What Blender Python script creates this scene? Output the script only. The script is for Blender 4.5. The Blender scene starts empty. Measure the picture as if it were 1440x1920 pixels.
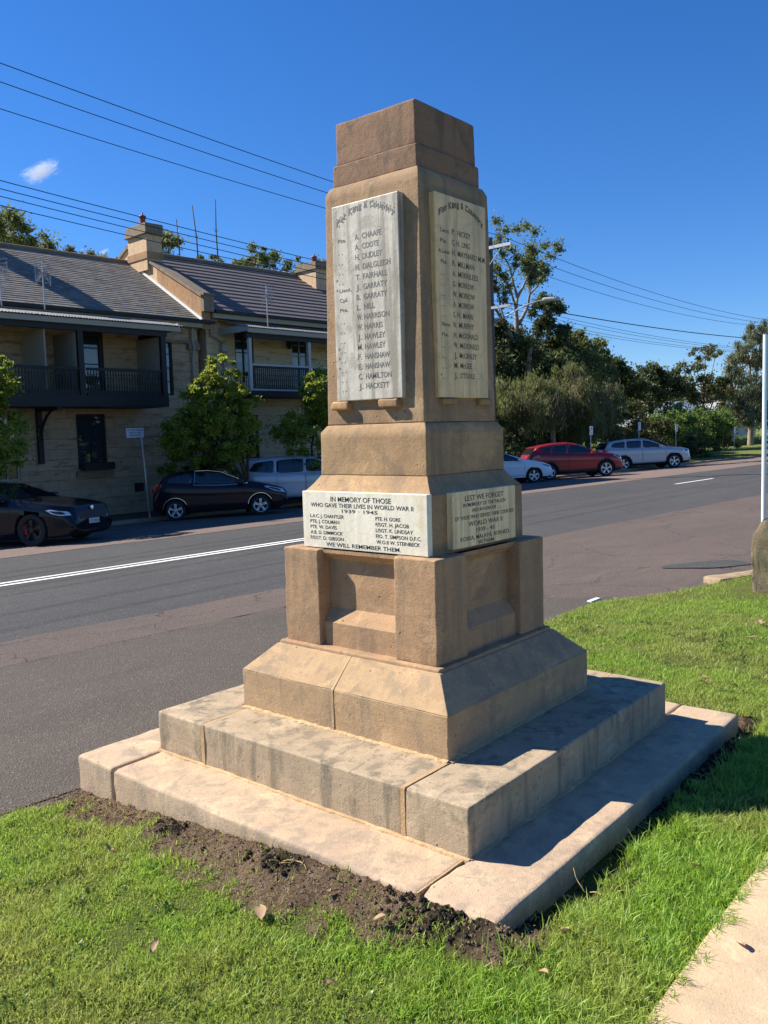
import bpy, bmesh, math, random
import numpy as np
from mathutils import Vector, Matrix, noise
R = math.radians
scn = bpy.context.scene
COL = scn.collection
# ------------------------------------------------------------------ camera
CAM = (-3.3057, -2.5462, 1.6568)
yaw, pitch, roll = R(39.690), R(5.331), R(-1.5655)
fw = Vector((math.cos(yaw)*math.cos(pitch), math.sin(yaw)*math.cos(pitch), -math.sin(pitch)))
rt = Vector((math.sin(yaw), -math.cos(yaw), 0)); up = rt.cross(fw)
r2 = rt*math.cos(roll)+up*math.sin(roll); u2 = -rt*math.sin(roll)+up*math.cos(roll)
cd = bpy.data.cameras.new('camera'); cam = bpy.data.objects.new('camera', cd); COL.objects.link(cam)
cam.matrix_world = Matrix(((r2.x, u2.x, -fw.x, CAM[0]), (r2.y, u2.y, -fw.y, CAM[1]), (r2.z, u2.z, -fw.z, CAM[2]), (0, 0, 0, 1)))
cd.sensor_fit = 'VERTICAL'; cd.sensor_height = 24.0; cd.lens = 24.0*1584.33/1920
cd.clip_start = 0.05; cd.clip_end = 3000
scn.camera = cam
# ------------------------------------------------------------------ sky, sun, exposure
SUN_AZ, SUN_EL = 113.5, 41.5          # azimuth counter-clockwise from +X
w = bpy.data.worlds.new('World'); scn.world = w; w.use_nodes = True
nt = w.node_tree; nt.nodes.clear()
sky = nt.nodes.new('ShaderNodeTexSky'); sky.sky_type = 'NISHITA'; sky.sun_disc = False
sky.sun_elevation = R(SUN_EL); sky.sun_rotation = R(90-SUN_AZ)
sky.altitude = 0; sky.air_density = 1.0; sky.dust_density = 0.0; sky.ozone_density = 6.0
bg = nt.nodes.new('ShaderNodeBackground'); bg.inputs['Strength'].default_value = 0.066
hs = nt.nodes.new('ShaderNodeHueSaturation'); hs.inputs['Saturation'].default_value = 1.2
wo = nt.nodes.new('ShaderNodeOutputWorld')
tint = nt.nodes.new('ShaderNodeMix'); tint.data_type = 'RGBA'; tint.blend_type = 'MULTIPLY'; tint.inputs[0].default_value = 1.0; tint.inputs[7].default_value = (.84, .96, 1.20, 1)
nt.links.new(sky.outputs[0], hs.inputs['Color']); nt.links.new(hs.outputs[0], tint.inputs[6]); nt.links.new(tint.outputs[2], bg.inputs['Color']); nt.links.new(bg.outputs[0], wo.inputs['Surface'])
sd = bpy.data.lights.new('sun', 'SUN'); sd.energy = 5.0; sd.angle = R(0.5); sd.color = (1.0, 0.93, 0.81)
so = bpy.data.objects.new('sun', sd); COL.objects.link(so)
sdir = Vector((math.cos(R(SUN_AZ))*math.cos(R(SUN_EL)), math.sin(R(SUN_AZ))*math.cos(R(SUN_EL)), math.sin(R(SUN_EL))))
so.rotation_euler = sdir.to_track_quat('Z', 'Y').to_euler(); so.location = (0, 0, 40)
scn.view_settings.view_transform = 'Standard'; scn.view_settings.look = 'None'
scn.view_settings.exposure = 0.95; scn.view_settings.gamma = 1.0
scn.cycles.max_bounces = 6; scn.cycles.transparent_max_bounces = 8

# ------------------------------------------------------------------ helpers
TH = R(-4.0)                                    # the street runs 4 degrees off the memorial's axes
def S(s, v, z=0.0):
    return (s*math.cos(TH)-v*math.sin(TH), s*math.sin(TH)+v*math.cos(TH), z)

class MB:
    def __init__(self): self.v = []; self.f = []; self.m = []; self.uv = None
    def add(self, vs, fs, m=0):
        n = len(self.v); self.v += [tuple(p) for p in vs]
        for f in fs: self.f.append(tuple(i+n for i in f)); self.m.append(m)
        return self
    def box(self, x0, x1, y0, y1, z0, z1, m=0):
        vs = [(x, y, z) for x in (x0, x1) for y in (y0, y1) for z in (z0, z1)]
        return self.add(vs, [(0,1,3,2), (4,6,7,5), (0,4,5,1), (2,3,7,6), (0,2,6,4), (1,5,7,3)], m)
    def prism(self, poly, axis, a, b, m=0):
        def P(p, t):
            return {'x': (t, p[0], p[1]), 'y': (p[0], t, p[1]), 'z': (p[0], p[1], t)}[axis]
        n = len(poly); vs = [P(p, a) for p in poly]+[P(p, b) for p in poly]
        fs = [tuple(range(n)), tuple(range(2*n-1, n-1, -1))]+[(i, i+n, (i+1) % n+n, (i+1) % n) for i in range(n)]
        return self.add(vs, fs, m)
    def tube(self, pts, rad, n=6, m=0, cap=True):
        pts = [Vector(p) for p in pts]
        if not hasattr(rad, '__len__'): rad = [rad]*len(pts)
        base = len(self.v); prev = None
        for i, p in enumerate(pts):
            d = (pts[min(i+1, len(pts)-1)]-pts[max(i-1, 0)])
            if d.length < 1e-9: d = Vector((0, 0, 1))
            d.normalize()
            if prev is None:
                a = Vector((0, 0, 1)) if abs(d.z) < .9 else Vector((1, 0, 0))
                u = d.cross(a).normalized()
            else:
                u = (prev-d*prev.dot(d)).normalized()
            prev = u; w_ = d.cross(u)
            for k in range(n):
                t = 2*math.pi*k/n
                self.v.append(tuple(p+(u*math.cos(t)+w_*math.sin(t))*rad[i]))
        for i in range(len(pts)-1):
            for k in range(n):
                a = base+i*n+k; b = base+i*n+(k+1) % n
                self.f.append((a, b, b+n, a+n)); self.m.append(m)
        if cap:
            self.f.append(tuple(base+k for k in range(n-1, -1, -1))); self.m.append(m)
            e = base+(len(pts)-1)*n
            self.f.append(tuple(e+k for k in range(n))); self.m.append(m)
        return self
    def lathe(self, prof, c, axis='z', n=24, m=0):
        base = len(self.v)
        for (r, h) in prof:
            for k in range(n):
                t = 2*math.pi*k/n; a, b = r*math.cos(t), r*math.sin(t)
                q = {'z': (a, b, h), 'y': (a, h, b), 'x': (h, a, b)}[axis]
                self.v.append((c[0]+q[0], c[1]+q[1], c[2]+q[2]))
        for i in range(len(prof)-1):
            for k in range(n):
                a = base+i*n+k; b = base+i*n+(k+1) % n
                self.f.append((a, b, b+n, a+n)); self.m.append(m)
        return self

ORG = {}
def link(o, parent=None):
    COL.objects.link(o)
    if parent: o.parent = parent
    return o
def mesh_obj(name, v, f, mats, parent=None, org=(0, 0, 0), smooth=False, mi=None, fix=True):
    me = bpy.data.meshes.new(name)
    v = np.asarray(v, dtype=np.float64).reshape(-1, 3)-np.asarray(org)
    me.from_pydata(v.tolist(), [], f)
    if not isinstance(mats, (list, tuple)): mats = [mats]
    for m in mats: me.materials.append(m)
    if mi is not None and len(mats) > 1: me.polygons.foreach_set('material_index', mi)
    if fix and len(f) < 60000:
        bm = bmesh.new(); bm.from_mesh(me); bmesh.ops.recalc_face_normals(bm, faces=bm.faces); bm.to_mesh(me); bm.free()
    if smooth: me.polygons.foreach_set('use_smooth', [True]*len(me.polygons))
    me.update()
    return link(bpy.data.objects.new(name, me), parent)
def part(name, mb, mat, root, bevel=0, smooth=False, seg=2):
    o = mesh_obj(name, mb.v, mb.f, mat, root, ORG.get(root.name if root else None, (0, 0, 0)), smooth, mb.m)
    if bevel:
        b = o.modifiers.new('b', 'BEVEL'); b.width = bevel; b.segments = seg; b.limit_method = 'ANGLE'; b.angle_limit = R(40)
    if smooth:
        o.modifiers.new('wn', 'WEIGHTED_NORMAL').weight = 90
    return o
def sub(name, mb, mat, par, root, **k):          # sub-part: same coordinates as its root
    o = part(name, mb, mat, root, **k); o.parent = par
    return o
def tag(o, label=None, cat=None, group=None, kind=None):
    if label: o['label'] = label
    if cat: o['category'] = cat
    if group: o['group'] = group
    if kind: o['kind'] = kind
    return o
def thing(name, label, cat, org=(0, 0, 0), group=None, street=False):
    """street=True: org and all part coordinates are street coordinates (s, v, z)"""
    o = bpy.data.objects.new(name, None); link(o); o.empty_display_size = .2
    ORG[o.name] = org
    if street: o.location = S(*org); o.rotation_euler = (0, 0, TH)
    else: o.location = org
    return tag(o, label, cat, group)
def single(name, mb, mat, label, cat, org=(0, 0, 0), street=False, group=None, kind=None, bevel=0, smooth=False):
    o = mesh_obj(name, mb.v, mb.f, mat, None, org, smooth, mb.m)
    if street: o.location = S(*org); o.rotation_euler = (0, 0, TH)
    else: o.location = org
    if bevel:
        b = o.modifiers.new('b', 'BEVEL'); b.width = bevel; b.segments = 2; b.limit_method = 'ANGLE'
    return tag(o, label, cat, group, kind)

# ------------------------------------------------------------------ materials
def mat(name, col=(.5, .5, .5), rough=.6, metal=0.0, spec=.5, coat=0.0):
    m = bpy.data.materials.new(name); m.use_nodes = True
    b = m.node_tree.nodes['Principled BSDF']
    b.inputs['Base Color'].default_value = (*col, 1); b.inputs['Roughness'].default_value = rough
    b.inputs['Metallic'].default_value = metal; b.inputs['Specular IOR Level'].default_value = spec
    b.inputs['Coat Weight'].default_value = coat; b.inputs['Coat Roughness'].default_value = .03
    return m
class N:
    """small node-graph helper"""
    def __init__(self, m): self.t = m.node_tree; self.b = self.t.nodes['Principled BSDF']
    def n(self, ty, **k):
        x = self.t.nodes.new(ty)
        for a, v in k.items(): setattr(x, a, v)
        return x
    def l(self, a, b): self.t.links.new(a, b)
    def co(self, space='Object'): return self.n('ShaderNodeTexCoord').outputs[space]
    def mapping(self, src, sc=(1, 1, 1), rot=(0, 0, 0), loc=(0, 0, 0)):
        x = self.n('ShaderNodeMapping'); x.inputs['Scale'].default_value = sc; x.inputs['Rotation'].default_value = rot; x.inputs['Location'].default_value = loc
        self.l(src, x.inputs['Vector']); return x.outputs[0]
    def noise(self, src, scale, det=4, rough=.55, dist=0, col=False):
        x = self.n('ShaderNodeTexNoise'); x.inputs['Scale'].default_value = scale; x.inputs['Detail'].default_value = det
        x.inputs['Roughness'].default_value = rough; x.inputs['Distortion'].default_value = dist
        self.l(src, x.inputs['Vector']); return x.outputs['Color' if col else 'Fac']
    def ramp(self, fac, stops, mode='LINEAR'):
        x = self.n('ShaderNodeValToRGB'); r = x.color_ramp; r.interpolation = mode
        while len(r.elements) < len(stops): r.elements.new(.5)
        for e, (p, c) in zip(r.elements, stops):
            e.position = p; e.color = (*c, 1) if hasattr(c, '__len__') else (c, c, c, 1)
        self.l(fac, x.inputs[0]); return x.outputs[0]
    def mix(self, fac, a, b, mode='MIX'):
        x = self.n('ShaderNodeMix', data_type='RGBA', blend_type=mode)
        for i, v in ((0, fac), (6, a), (7, b)):
            if hasattr(v, 'is_linked') or hasattr(v, 'links'): self.l(v, x.inputs[i])
            elif i == 0: x.inputs[0].default_value = v
            else: x.inputs[i].default_value = (*v, 1)
        return x.outputs[2]
    def math(self, op, a, b=None):
        x = self.n('ShaderNodeMath', operation=op)
        for i, v in ((0, a), (1, b)):
            if v is None: continue
            if hasattr(v, 'links'): self.l(v, x.inputs[i])
            else: x.inputs[i].default_value = v
        return x.outputs[0]
    def bump(self, h, dist=.01, strength=1.0, prev=None):
        x = self.n('ShaderNodeBump'); x.inputs['Distance'].default_value = dist; x.inputs['Strength'].default_value = strength
        self.l(h, x.inputs['Height'])
        if prev is not None: self.l(prev, x.inputs['Normal'])
        self.l(x.outputs[0], self.b.inputs['Normal']); return x.outputs[0]
    def color(self, c): self.l(c, self.b.inputs['Base Color'])

def stone_mat(name, a, b, c, dirt=(.12, .11, .09), dirt_amt=.35, pits=True, seed=0.0, lichen=None, grain=.0035, warm=(1.12, .97, .83)):
    a, b, c = [tuple(x*y for x, y in zip(q, warm)) for q in (a, b, c)]
    m = mat(name, a, .88, spec=.25); g = N(m)
    co = g.mapping(g.co(), loc=(seed, seed*1.7, seed*.6))
    big = g.noise(co, 1.9, 5, .6, .4); mid = g.noise(co, 9, 5, .65); fine = g.noise(co, 160, 3, .7)
    col = g.mix(g.ramp(big, [(.35, 0.0), (.65, 1.0)]), a, b)
    col = g.mix(g.ramp(mid, [(.42, 0.0), (.72, .75)]), col, c)
    st = g.noise(g.mapping(co, sc=(3.5, 3.5, .35)), 3.0, 4, .6)            # rain streaks run downwards
    col = g.mix(g.ramp(st, [(.52, 0.0), (.62, dirt_amt)]), col, dirt)
    blot = g.noise(co, 4.0, 8, .8, .8)
    col = g.mix(g.ramp(blot, [(.53, 0.0), (.60, dirt_amt)]), col, dirt)
    pale = g.noise(g.mapping(co, loc=(9, 4, 7)), 3.0, 8, .8, .5)
    col = g.mix(g.ramp(pale, [(.55, 0.0), (.62, .5)]), col, tuple(min(.8, q*1.3) for q in c))
    spk = g.noise(co, 75, 2, .5); col = g.mix(g.ramp(spk, [(.62, 0.0), (.72, .5)]), col, tuple(q*.5 for q in a))
    if lichen:
        li = g.noise(g.mapping(co, loc=(5, 3, 1)), 6, 8, .8)
        col = g.mix(g.ramp(li, [(.6, 0.0), (.66, .7)]), col, lichen)
    bed = g.noise(g.mapping(co, sc=(1.2, 1.2, 22), rot=(.05, .03, 0)), 1.6, 5, .65)
    col = g.mix(g.ramp(bed, [(.5, 0.0), (.66, .30)]), col, tuple(q*.68 for q in a))
    col = g.mix(g.ramp(fine, [(.3, .25), (.7, 0.0)]), col, (a[0]*.45, a[1]*.45, a[2]*.45))
    vor = g.n('ShaderNodeTexVoronoi'); vor.inputs['Scale'].default_value = 17; g.l(co, vor.inputs['Vector'])
    pit = g.ramp(vor.outputs['Distance'], [(.03, 0.0), (.1, 1.0)])
    pm = g.ramp(g.noise(co, 3.1, 2), [(.5, 1.0), (.56, 0.0)])
    pitm = g.math('MAXIMUM', pit, pm)
    if pits: col = g.mix(pitm, (a[0]*.3, a[1]*.28, a[2]*.25), col)
    g.color(col)
    h = g.math('ADD', g.math('MULTIPLY', fine, .55), g.math('MULTIPLY', g.noise(co, 45, 5, .7), .7))
    h = g.math('ADD', h, g.math('MULTIPLY', mid, .5))
    if pits: h = g.math('ADD', h, g.math('MULTIPLY', pitm, .8))
    g.bump(h, grain, 1.0)
    return m

M = {}
M['upper'] = stone_mat('sandstone_cap', (.25, .178, .132), (.29, .20, .15), (.21, .148, .108), (.10, .08, .065), .55, seed=1)
M['shaft'] = stone_mat('sandstone_shaft', (.33, .255, .175), (.28, .205, .14), (.39, .30, .20), (.16, .135, .10), .45, seed=2)
M['block'] = stone_mat('sandstone_block', (.37, .285, .185), (.30, .225, .145), (.44, .335, .205), (.17, .14, .11), .42, seed=3)
M['dado'] = stone_mat('sandstone_dado', (.39, .285, .19), (.32, .23, .155), (.45, .335, .215), (.19, .15, .11), .4, seed=4)
M['plinth'] = stone_mat('sandstone_plinth', (.41, .325, .22), (.34, .265, .18), (.48, .375, .24), (.19, .165, .13), .4, seed=5)
M['step'] = stone_mat('sandstone_step', (.40, .335, .26), (.34, .285, .215), (.48, .40, .30), (.12, .11, .085), .58, warm=(1.08, 1, .88), seed=6, lichen=(.17, .165, .14))
M['slab'] = stone_mat('sandstone_slab', (.47, .385, .315), (.42, .335, .275), (.54, .46, .34), (.26, .22, .175), .45, warm=(1.12, 1.0, .84), seed=7)
M['mortar'] = stone_mat('mortar', (.50, .385, .240), (.44, .33, .20), (.56, .45, .30), (.30, .24, .17), .3, seed=8, grain=.006)
M['corbel'] = stone_mat('sandstone_corbel', (.40, .28, .16), (.34, .24, .14), (.45, .33, .20), seed=9)

def marble_mat(name, a, b, streak, amt, seed, spots=None):
    m = mat(name, a, .42, spec=.4); g = N(m)
    co = g.mapping(g.co(), loc=(seed, seed, seed))
    v = g.noise(co, 3.2, 8, .68, 1.4)
    col = g.mix(g.ramp(v, [(.4, 0.0), (.62, 1.0)]), a, b)
    st = g.noise(g.mapping(co, sc=(7, 7, .5)), 3.5, 5, .6)
    col = g.mix(g.ramp(st, [(.44, 0.0), (.62, amt)]), col, streak)
    blo = g.noise(co, 7, 8, .8, .6); col = g.mix(g.ramp(blo, [(.52, 0.0), (.60, amt*.6)]), col, streak)
    vein = g.noise(g.mapping(co, rot=(0.6, .5, 0)), 9, 6, .6, 2.0)
    col = g.mix(g.ramp(vein, [(.485, 0.0), (.5, .35), (.515, 0.0)]), col, (a[0]*.55, a[1]*.55, a[2]*.55))
    if spots:
        sp = g.noise(g.mapping(co, sc=(2, 2, 1.2)), 5, 3, .5)
        col = g.mix(g.ramp(sp, [(.62, 0.0), (.74, .6)]), col, spots)
    g.color(col)
    g.bump(g.math('ADD', g.noise(co, 60, 5, .7), g.math('MULTIPLY', g.noise(co, 22, 3), .8)), .0010, 1.0)
    return m
M['marble_old'] = marble_mat('weathered_marble', (.62, .58, .49), (.47, .43, .355), (.27, .24, .19), .9, 2.0)
M['marble_old2'] = marble_mat('weathered_marble_stained', (.92, .62, .30), (.80, .53, .25), (.48, .34, .17), .7, 5.0)
M['marble_new'] = marble_mat('white_marble', (.82, .77, .64), (.74, .69, .56), (.58, .53, .42), .4, 9.0, spots=(.62, .48, .22))
M['marble_new2'] = marble_mat('cream_marble', (.94, .72, .42), (.82, .62, .36), (.46, .35, .21), .7, 13.0)
M['letters_old'] = mat('worn_lead_lettering', (.13, .125, .115), .6)
M['letters_brown'] = mat('worn_brown_lettering', (.12, .09, .055), .6)
M['letters_new'] = mat('lead_lettering', (.03, .032, .036), .5)

def asphalt(name, a, b, c, sc=1.0, speck=(.35, .33, .3), crack=False, patchy=.5):
    m = mat(name, a, .95, spec=.2); g = N(m); co = g.co()
    big = g.noise(co, .35*sc, 5, .65, .5); mid = g.noise(co, 3.0*sc, 5, .7)
    col = g.mix(g.ramp(big, [(.35, 0.0), (.65, 1.0)]), a, b)
    col = g.mix(g.ramp(g.noise(g.mapping(co, sc=(.25, 1.3, 1)), 1.2, 6, .7), [(.48, 0.0), (.66, patchy)]), col, c)
    vo = g.n('ShaderNodeTexVoronoi'); vo.inputs['Scale'].default_value = 95; g.l(co, vo.inputs['Vector'])
    cs = g.n('ShaderNodeSeparateColor'); g.l(vo.outputs['Color'], cs.inputs[0])
    col = g.mix(g.ramp(cs.outputs[0], [(.88, 0.0), (.99, .32)]), col, speck)
    col = g.mix(g.ramp(cs.outputs[1], [(.0, .35), (.35, 0.0)]), col, (a[0]*.4, a[1]*.4, a[2]*.4))
    if crack:
        v2 = g.n('ShaderNodeTexVoronoi', feature='DISTANCE_TO_EDGE'); v2.inputs['Scale'].default_value = .55
        g.l(g.mapping(g.noise(co, 1.3, 4, .6, col=True), sc=(2.2, 2.2, 2.2)), v2.inputs['Vector'])
        v2in = g.n('ShaderNodeVectorMath', operation='ADD'); g.l(co, v2in.inputs[0]); g.l(g.mapping(g.noise(co, 1.3, 4, .6, col=True), sc=(.9, .9, .9)), v2in.inputs[1])
        g.l(v2in.outputs[0], v2.inputs['Vector'])
        col = g.mix(g.ramp(v2.outputs['Distance'], [(0.0, .8), (.006, 0.0)]), col, (.02, .018, .016))
    g.color(g.mix(g.ramp(mid, [(.3, .25), (.7, 0.0)]), col, (a[0]*.6, a[1]*.6, a[2]*.6)))
    g.bump(g.math('ADD', vo.outputs['Distance'], mid), .006, 1.0)
    return m
M['road'] = asphalt('carriageway_asphalt', (.068, .068, .070), (.080, .079, .080), (.056, .057, .060))
M['parking'] = asphalt('old_red_asphalt', (.135, .105, .09), (.115, .09, .08), (.09, .079, .074), crack=True, patchy=.7)
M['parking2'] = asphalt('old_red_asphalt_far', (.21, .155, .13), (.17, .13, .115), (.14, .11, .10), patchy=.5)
M['apron'] = asphalt('coarse_grey_asphalt', (.108, .093, .079), (.092, .079, .067), (.078, .067, .058), patchy=.6, crack=False)
M['patch'] = asphalt('asphalt_patch', (.075, .078, .075), (.065, .068, .066), (.055, .058, .055))
M['paint'] = mat('road_paint', (.72, .72, .68), .7)
g = N(M['paint']); g.color(g.mix(g.ramp(g.noise(g.co(), 22, 6, .8), [(.54, 0.0), (.68, .7)]), (.78, .78, .74), (.2, .2, .2)))
M['concrete'] = stone_mat('path_concrete', (.54, .43, .32), (.50, .39, .29), (.60, .49, .37), (.36, .29, .21), .25, warm=(1.06, 1, .85), seed=11, grain=.003)
M['kerb'] = stone_mat('kerb_stone', (.34, .28, .21), (.28, .24, .18), (.40, .33, .24), seed=12)
M['pillar'] = stone_mat('mossy_sandstone', (.27, .23, .15), (.16, .15, .10), (.36, .24, .12), (.055, .06, .04), .9, seed=13, lichen=(.08, .09, .05), grain=.03, warm=(1, 1, 1))

def soil_mat(name, a, b, lit=(.22, .155, .10)):
    m = mat(name, a, .97, spec=.1); g = N(m); co = g.co()
    col = g.mix(g.ramp(g.noise(co, 6, 6, .7, .5), [(.38, 0.0), (.62, 1.0)]), a, b)
    col = g.mix(g.ramp(g.noise(co, 55, 4, .7), [(.55, 0.0), (.75, .8)]), col, lit)
    g.color(col); g.bump(g.math('ADD', g.noise(co, 70, 5, .8), g.noise(co, 22, 4, .7)), .02, 1.0)
    return m
M['soil'] = soil_mat('bare_soil', (.25, .175, .115), (.38, .27, .18), (.42, .31, .22))
M['dark_soil'] = soil_mat('dark_brown_soil', (.045, .036, .028), (.08, .062, .045), (.14, .11, .08))
def lawn_mat(name, attr):
    m = mat(name, (.06, .09, .02), .95, spec=.1); g = N(m); co = g.co()
    col = g.mix(g.ramp(g.noise(co, 1.6, 6, .7), [(.35, 0.0), (.65, 1.0)]), (.10, .16, .03), (.19, .25, .05))
    col = g.mix(g.ramp(g.noise(co, 60, 5, .8), [(.42, 0.0), (.62, .85)]), col, (.15, .115, .055))
    if attr:
        at = g.n('ShaderNodeAttribute'); at.attribute_name = 'bare'; ad = g.n('ShaderNodeAttribute'); ad.attribute_name = 'soil_dark'
        soil = g.mix(g.ramp(g.noise(co, 7, 6, .75, .5), [(.38, 0.0), (.62, 1.0)]), (.17, .115, .075), (.29, .20, .13))
        soil = g.mix(g.ramp(g.noise(co, 55, 4, .75), [(.52, 0.0), (.68, .9)]), soil, (.42, .32, .23))
        soil = g.mix(g.ramp(g.noise(co, 85, 4, .75), [(.50, 0.0), (.64, .8)]), soil, (.07, .048, .033))
        dark_tone = g.mix(g.ramp(g.noise(co, 30, 5, .75), [(.4, 0.0), (.65, 1.0)]), (.035, .028, .021), (.09, .068, .048))
        soil = g.mix(ad.outputs['Fac'], soil, dark_tone)
        f = g.math('ADD', at.outputs['Fac'], g.math('MULTIPLY', g.math('SUBTRACT', g.noise(co, 28, 6, .8), .5), 1.6))
        col = g.mix(g.ramp(f, [(.40, 0.0), (.60, 1.0)]), col, soil)
    g.color(col); g.bump(g.math('ADD', g.noise(co, 120, 4, .8), g.math('MULTIPLY', g.noise(co, 35, 5, .8), 2)), .02, 1.0)
    return m
M['lawn'] = lawn_mat('lawn_and_soil', True); M['verge'] = lawn_mat('verge_grass', False)

def leaf_mat(name, a, b, c=None, trans=.35, rough=.55, tint=None):
    m = bpy.data.materials.new(name); m.use_nodes = True; t = m.node_tree; t.nodes.clear()
    class G(N):
        def __init__(s): s.t = t
    g = G()
    ge = g.n('ShaderNodeNewGeometry'); rnd = ge.outputs['Random Per Island']
    col = g.mix(rnd, a, b)
    if c is not None: col = g.mix(g.ramp(g.noise(g.co(), 1.1, 4, .6), [(.42, 0.0), (.62, 1.0)]), col, c)
    p = g.n('ShaderNodeBsdfPrincipled'); p.inputs['Roughness'].default_value = rough; p.inputs['Specular IOR Level'].default_value = .35
    tr = g.n('ShaderNodeBsdfTranslucent'); mx = g.n('ShaderNodeMixShader'); mx.inputs[0].default_value = trans
    o = g.n('ShaderNodeOutputMaterial')
    g.l(col, p.inputs['Base Color'])
    hs_ = g.n('ShaderNodeHueSaturation'); hs_.inputs['Hue'].default_value = .485; hs_.inputs['Value'].default_value = 1.25; g.l(col, hs_.inputs['Color']); g.l(hs_.outputs[0], tr.inputs['Color'])
    g.l(p.outputs[0], mx.inputs[1]); g.l(tr.outputs[0], mx.inputs[2]); g.l(mx.outputs[0], o.inputs[0])
    return m
M['leaf_street'] = leaf_mat('street_tree_leaves', (.12, .19, .026), (.38, .44, .06), (.19, .26, .035), .6)
M['leaf_gum'] = leaf_mat('gum_leaves', (.09, .13, .04), (.18, .22, .075), (.13, .15, .055), .45)
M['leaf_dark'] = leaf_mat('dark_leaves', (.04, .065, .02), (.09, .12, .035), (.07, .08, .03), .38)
M['leaf_pale'] = leaf_mat('pale_gum_leaves', (.11, .135, .075), (.20, .22, .12), (.15, .16, .07), .4)
M['leaf_oak'] = leaf_mat('casuarina_needles', (.12, .16, .045), (.22, .245, .08), (.17, .165, .075), .45)
M['leaf_ivy'] = leaf_mat('glossy_green_leaves', (.07, .14, .028), (.15, .25, .05), (.11, .17, .04), .42, .35)
M['leaf_brown'] = leaf_mat('brown_green_leaves', (.09, .09, .03), (.16, .13, .045), (.075, .10, .03), .35)
M['grass'] = leaf_mat('grass_blades', (.15, .32, .035), (.40, .56, .085), (.36, .42, .10), .45, .45)
M['grass_dry'] = leaf_mat('dry_grass', (.20, .155, .07), (.30, .235, .11), None, .3, .7)
M['deadleaf'] = leaf_mat('dead_leaf', (.30, .20, .12), (.42, .29, .17), None, .15, .7)
M['root'] = mat('pale_roots', (.42, .30, .12), .8)
def bark(name, a, b):
    m = mat(name, a, .85, spec=.2); g = N(m); co = g.co()
    g.color(g.mix(g.ramp(g.noise(g.mapping(co, sc=(3, 3, .8)), 2.5, 6, .7), [(.4, 0.0), (.6, 1.0)]), a, b)); g.bump(g.noise(co, 20, 4), .02)
    return m
M['bark_pale'] = bark('pale_gum_bark', (.34, .29, .22), (.20, .16, .12))
M['bark_dark'] = bark('brown_bark', (.11, .085, .06), (.07, .055, .04))
M['pole_wood'] = bark('pole_timber', (.10, .085, .07), (.14, .12, .10))

# ------------------------------------------------------------------ rounded, slightly worn stone blocks
def axis_cuts(a, b, r, cell):
    L = b-a
    inner = max(1, int(round((L-2*r)/cell)))
    c = [a, a+r*.35, a+r]+[a+r+(L-2*r)*i/inner for i in range(1, inner)]+[b-r, b-r*.35, b]
    return c
def rough_block(lo, hi, r=.012, cell=.045, amp=.0025, fn=None, seed=0, chip=0.0):
    """box surface with worn rounded arrises; fn maps points afterwards (taper, shear)"""
    cuts = [axis_cuts(lo[i], hi[i], r, cell) for i in range(3)]
    n = [len(c) for c in cuts]; idx = {}; vs = []; fs = []
    def vid(i, j, k):
        key = (i, j, k)
        if key not in idx:
            p = Vector((cuts[0][i], cuts[1][j], cuts[2][k]))
            q = Vector([min(max(p[a], lo[a]+r), hi[a]-r) for a in range(3)])
            d = p-q
            nz = sum(abs(x) > 1e-9 for x in d)
            if nz > 0:
                m = max(abs(x) for x in d)
                if d.length > 1e-9: p = q+d*(m/d.length)*1.0 if nz > 1 else p
            s3 = Vector((seed*3.1, seed*1.3, seed*2.2))
            dis = noise.noise(p*6+s3)*amp+noise.noise(p*24+s3)*amp*.6
            if nz > 1 and chip: dis -= max(0, noise.noise(p*16+s3*2)-.12)*chip
            if nz: p = p+d.normalized()*dis
            if fn: p = Vector(fn(*p))
            idx[key] = len(vs); vs.append(tuple(p))
        return idx[key]
    for ax in range(3):
        a, b = [x for x in range(3) if x != ax]
        for side in (0, n[ax]-1):
            for i in range(n[a]-1):
                for j in range(n[b]-1):
                    q = []
                    for (di, dj) in ((0, 0), (1, 0), (1, 1), (0, 1)):
                        k = [0, 0, 0]; k[ax] = side; k[a] = i+di; k[b] = j+dj; q.append(vid(*k))
                    fs.append(tuple(q))
    mb = MB(); mb.v = vs; mb.f = fs; mb.m = [0]*len(fs)
    return mb
def taper(a0, z0, a1, z1):
    def f(x, y, z):
        k = (a0+(a1-a0)*(z-z0)/(z1-z0))/a0
        return (x*k, y*k, z)
    return f
def merge(*mbs):
    o = MB()
    for b in mbs: o.add(b.v, b.f)
    return o
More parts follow.
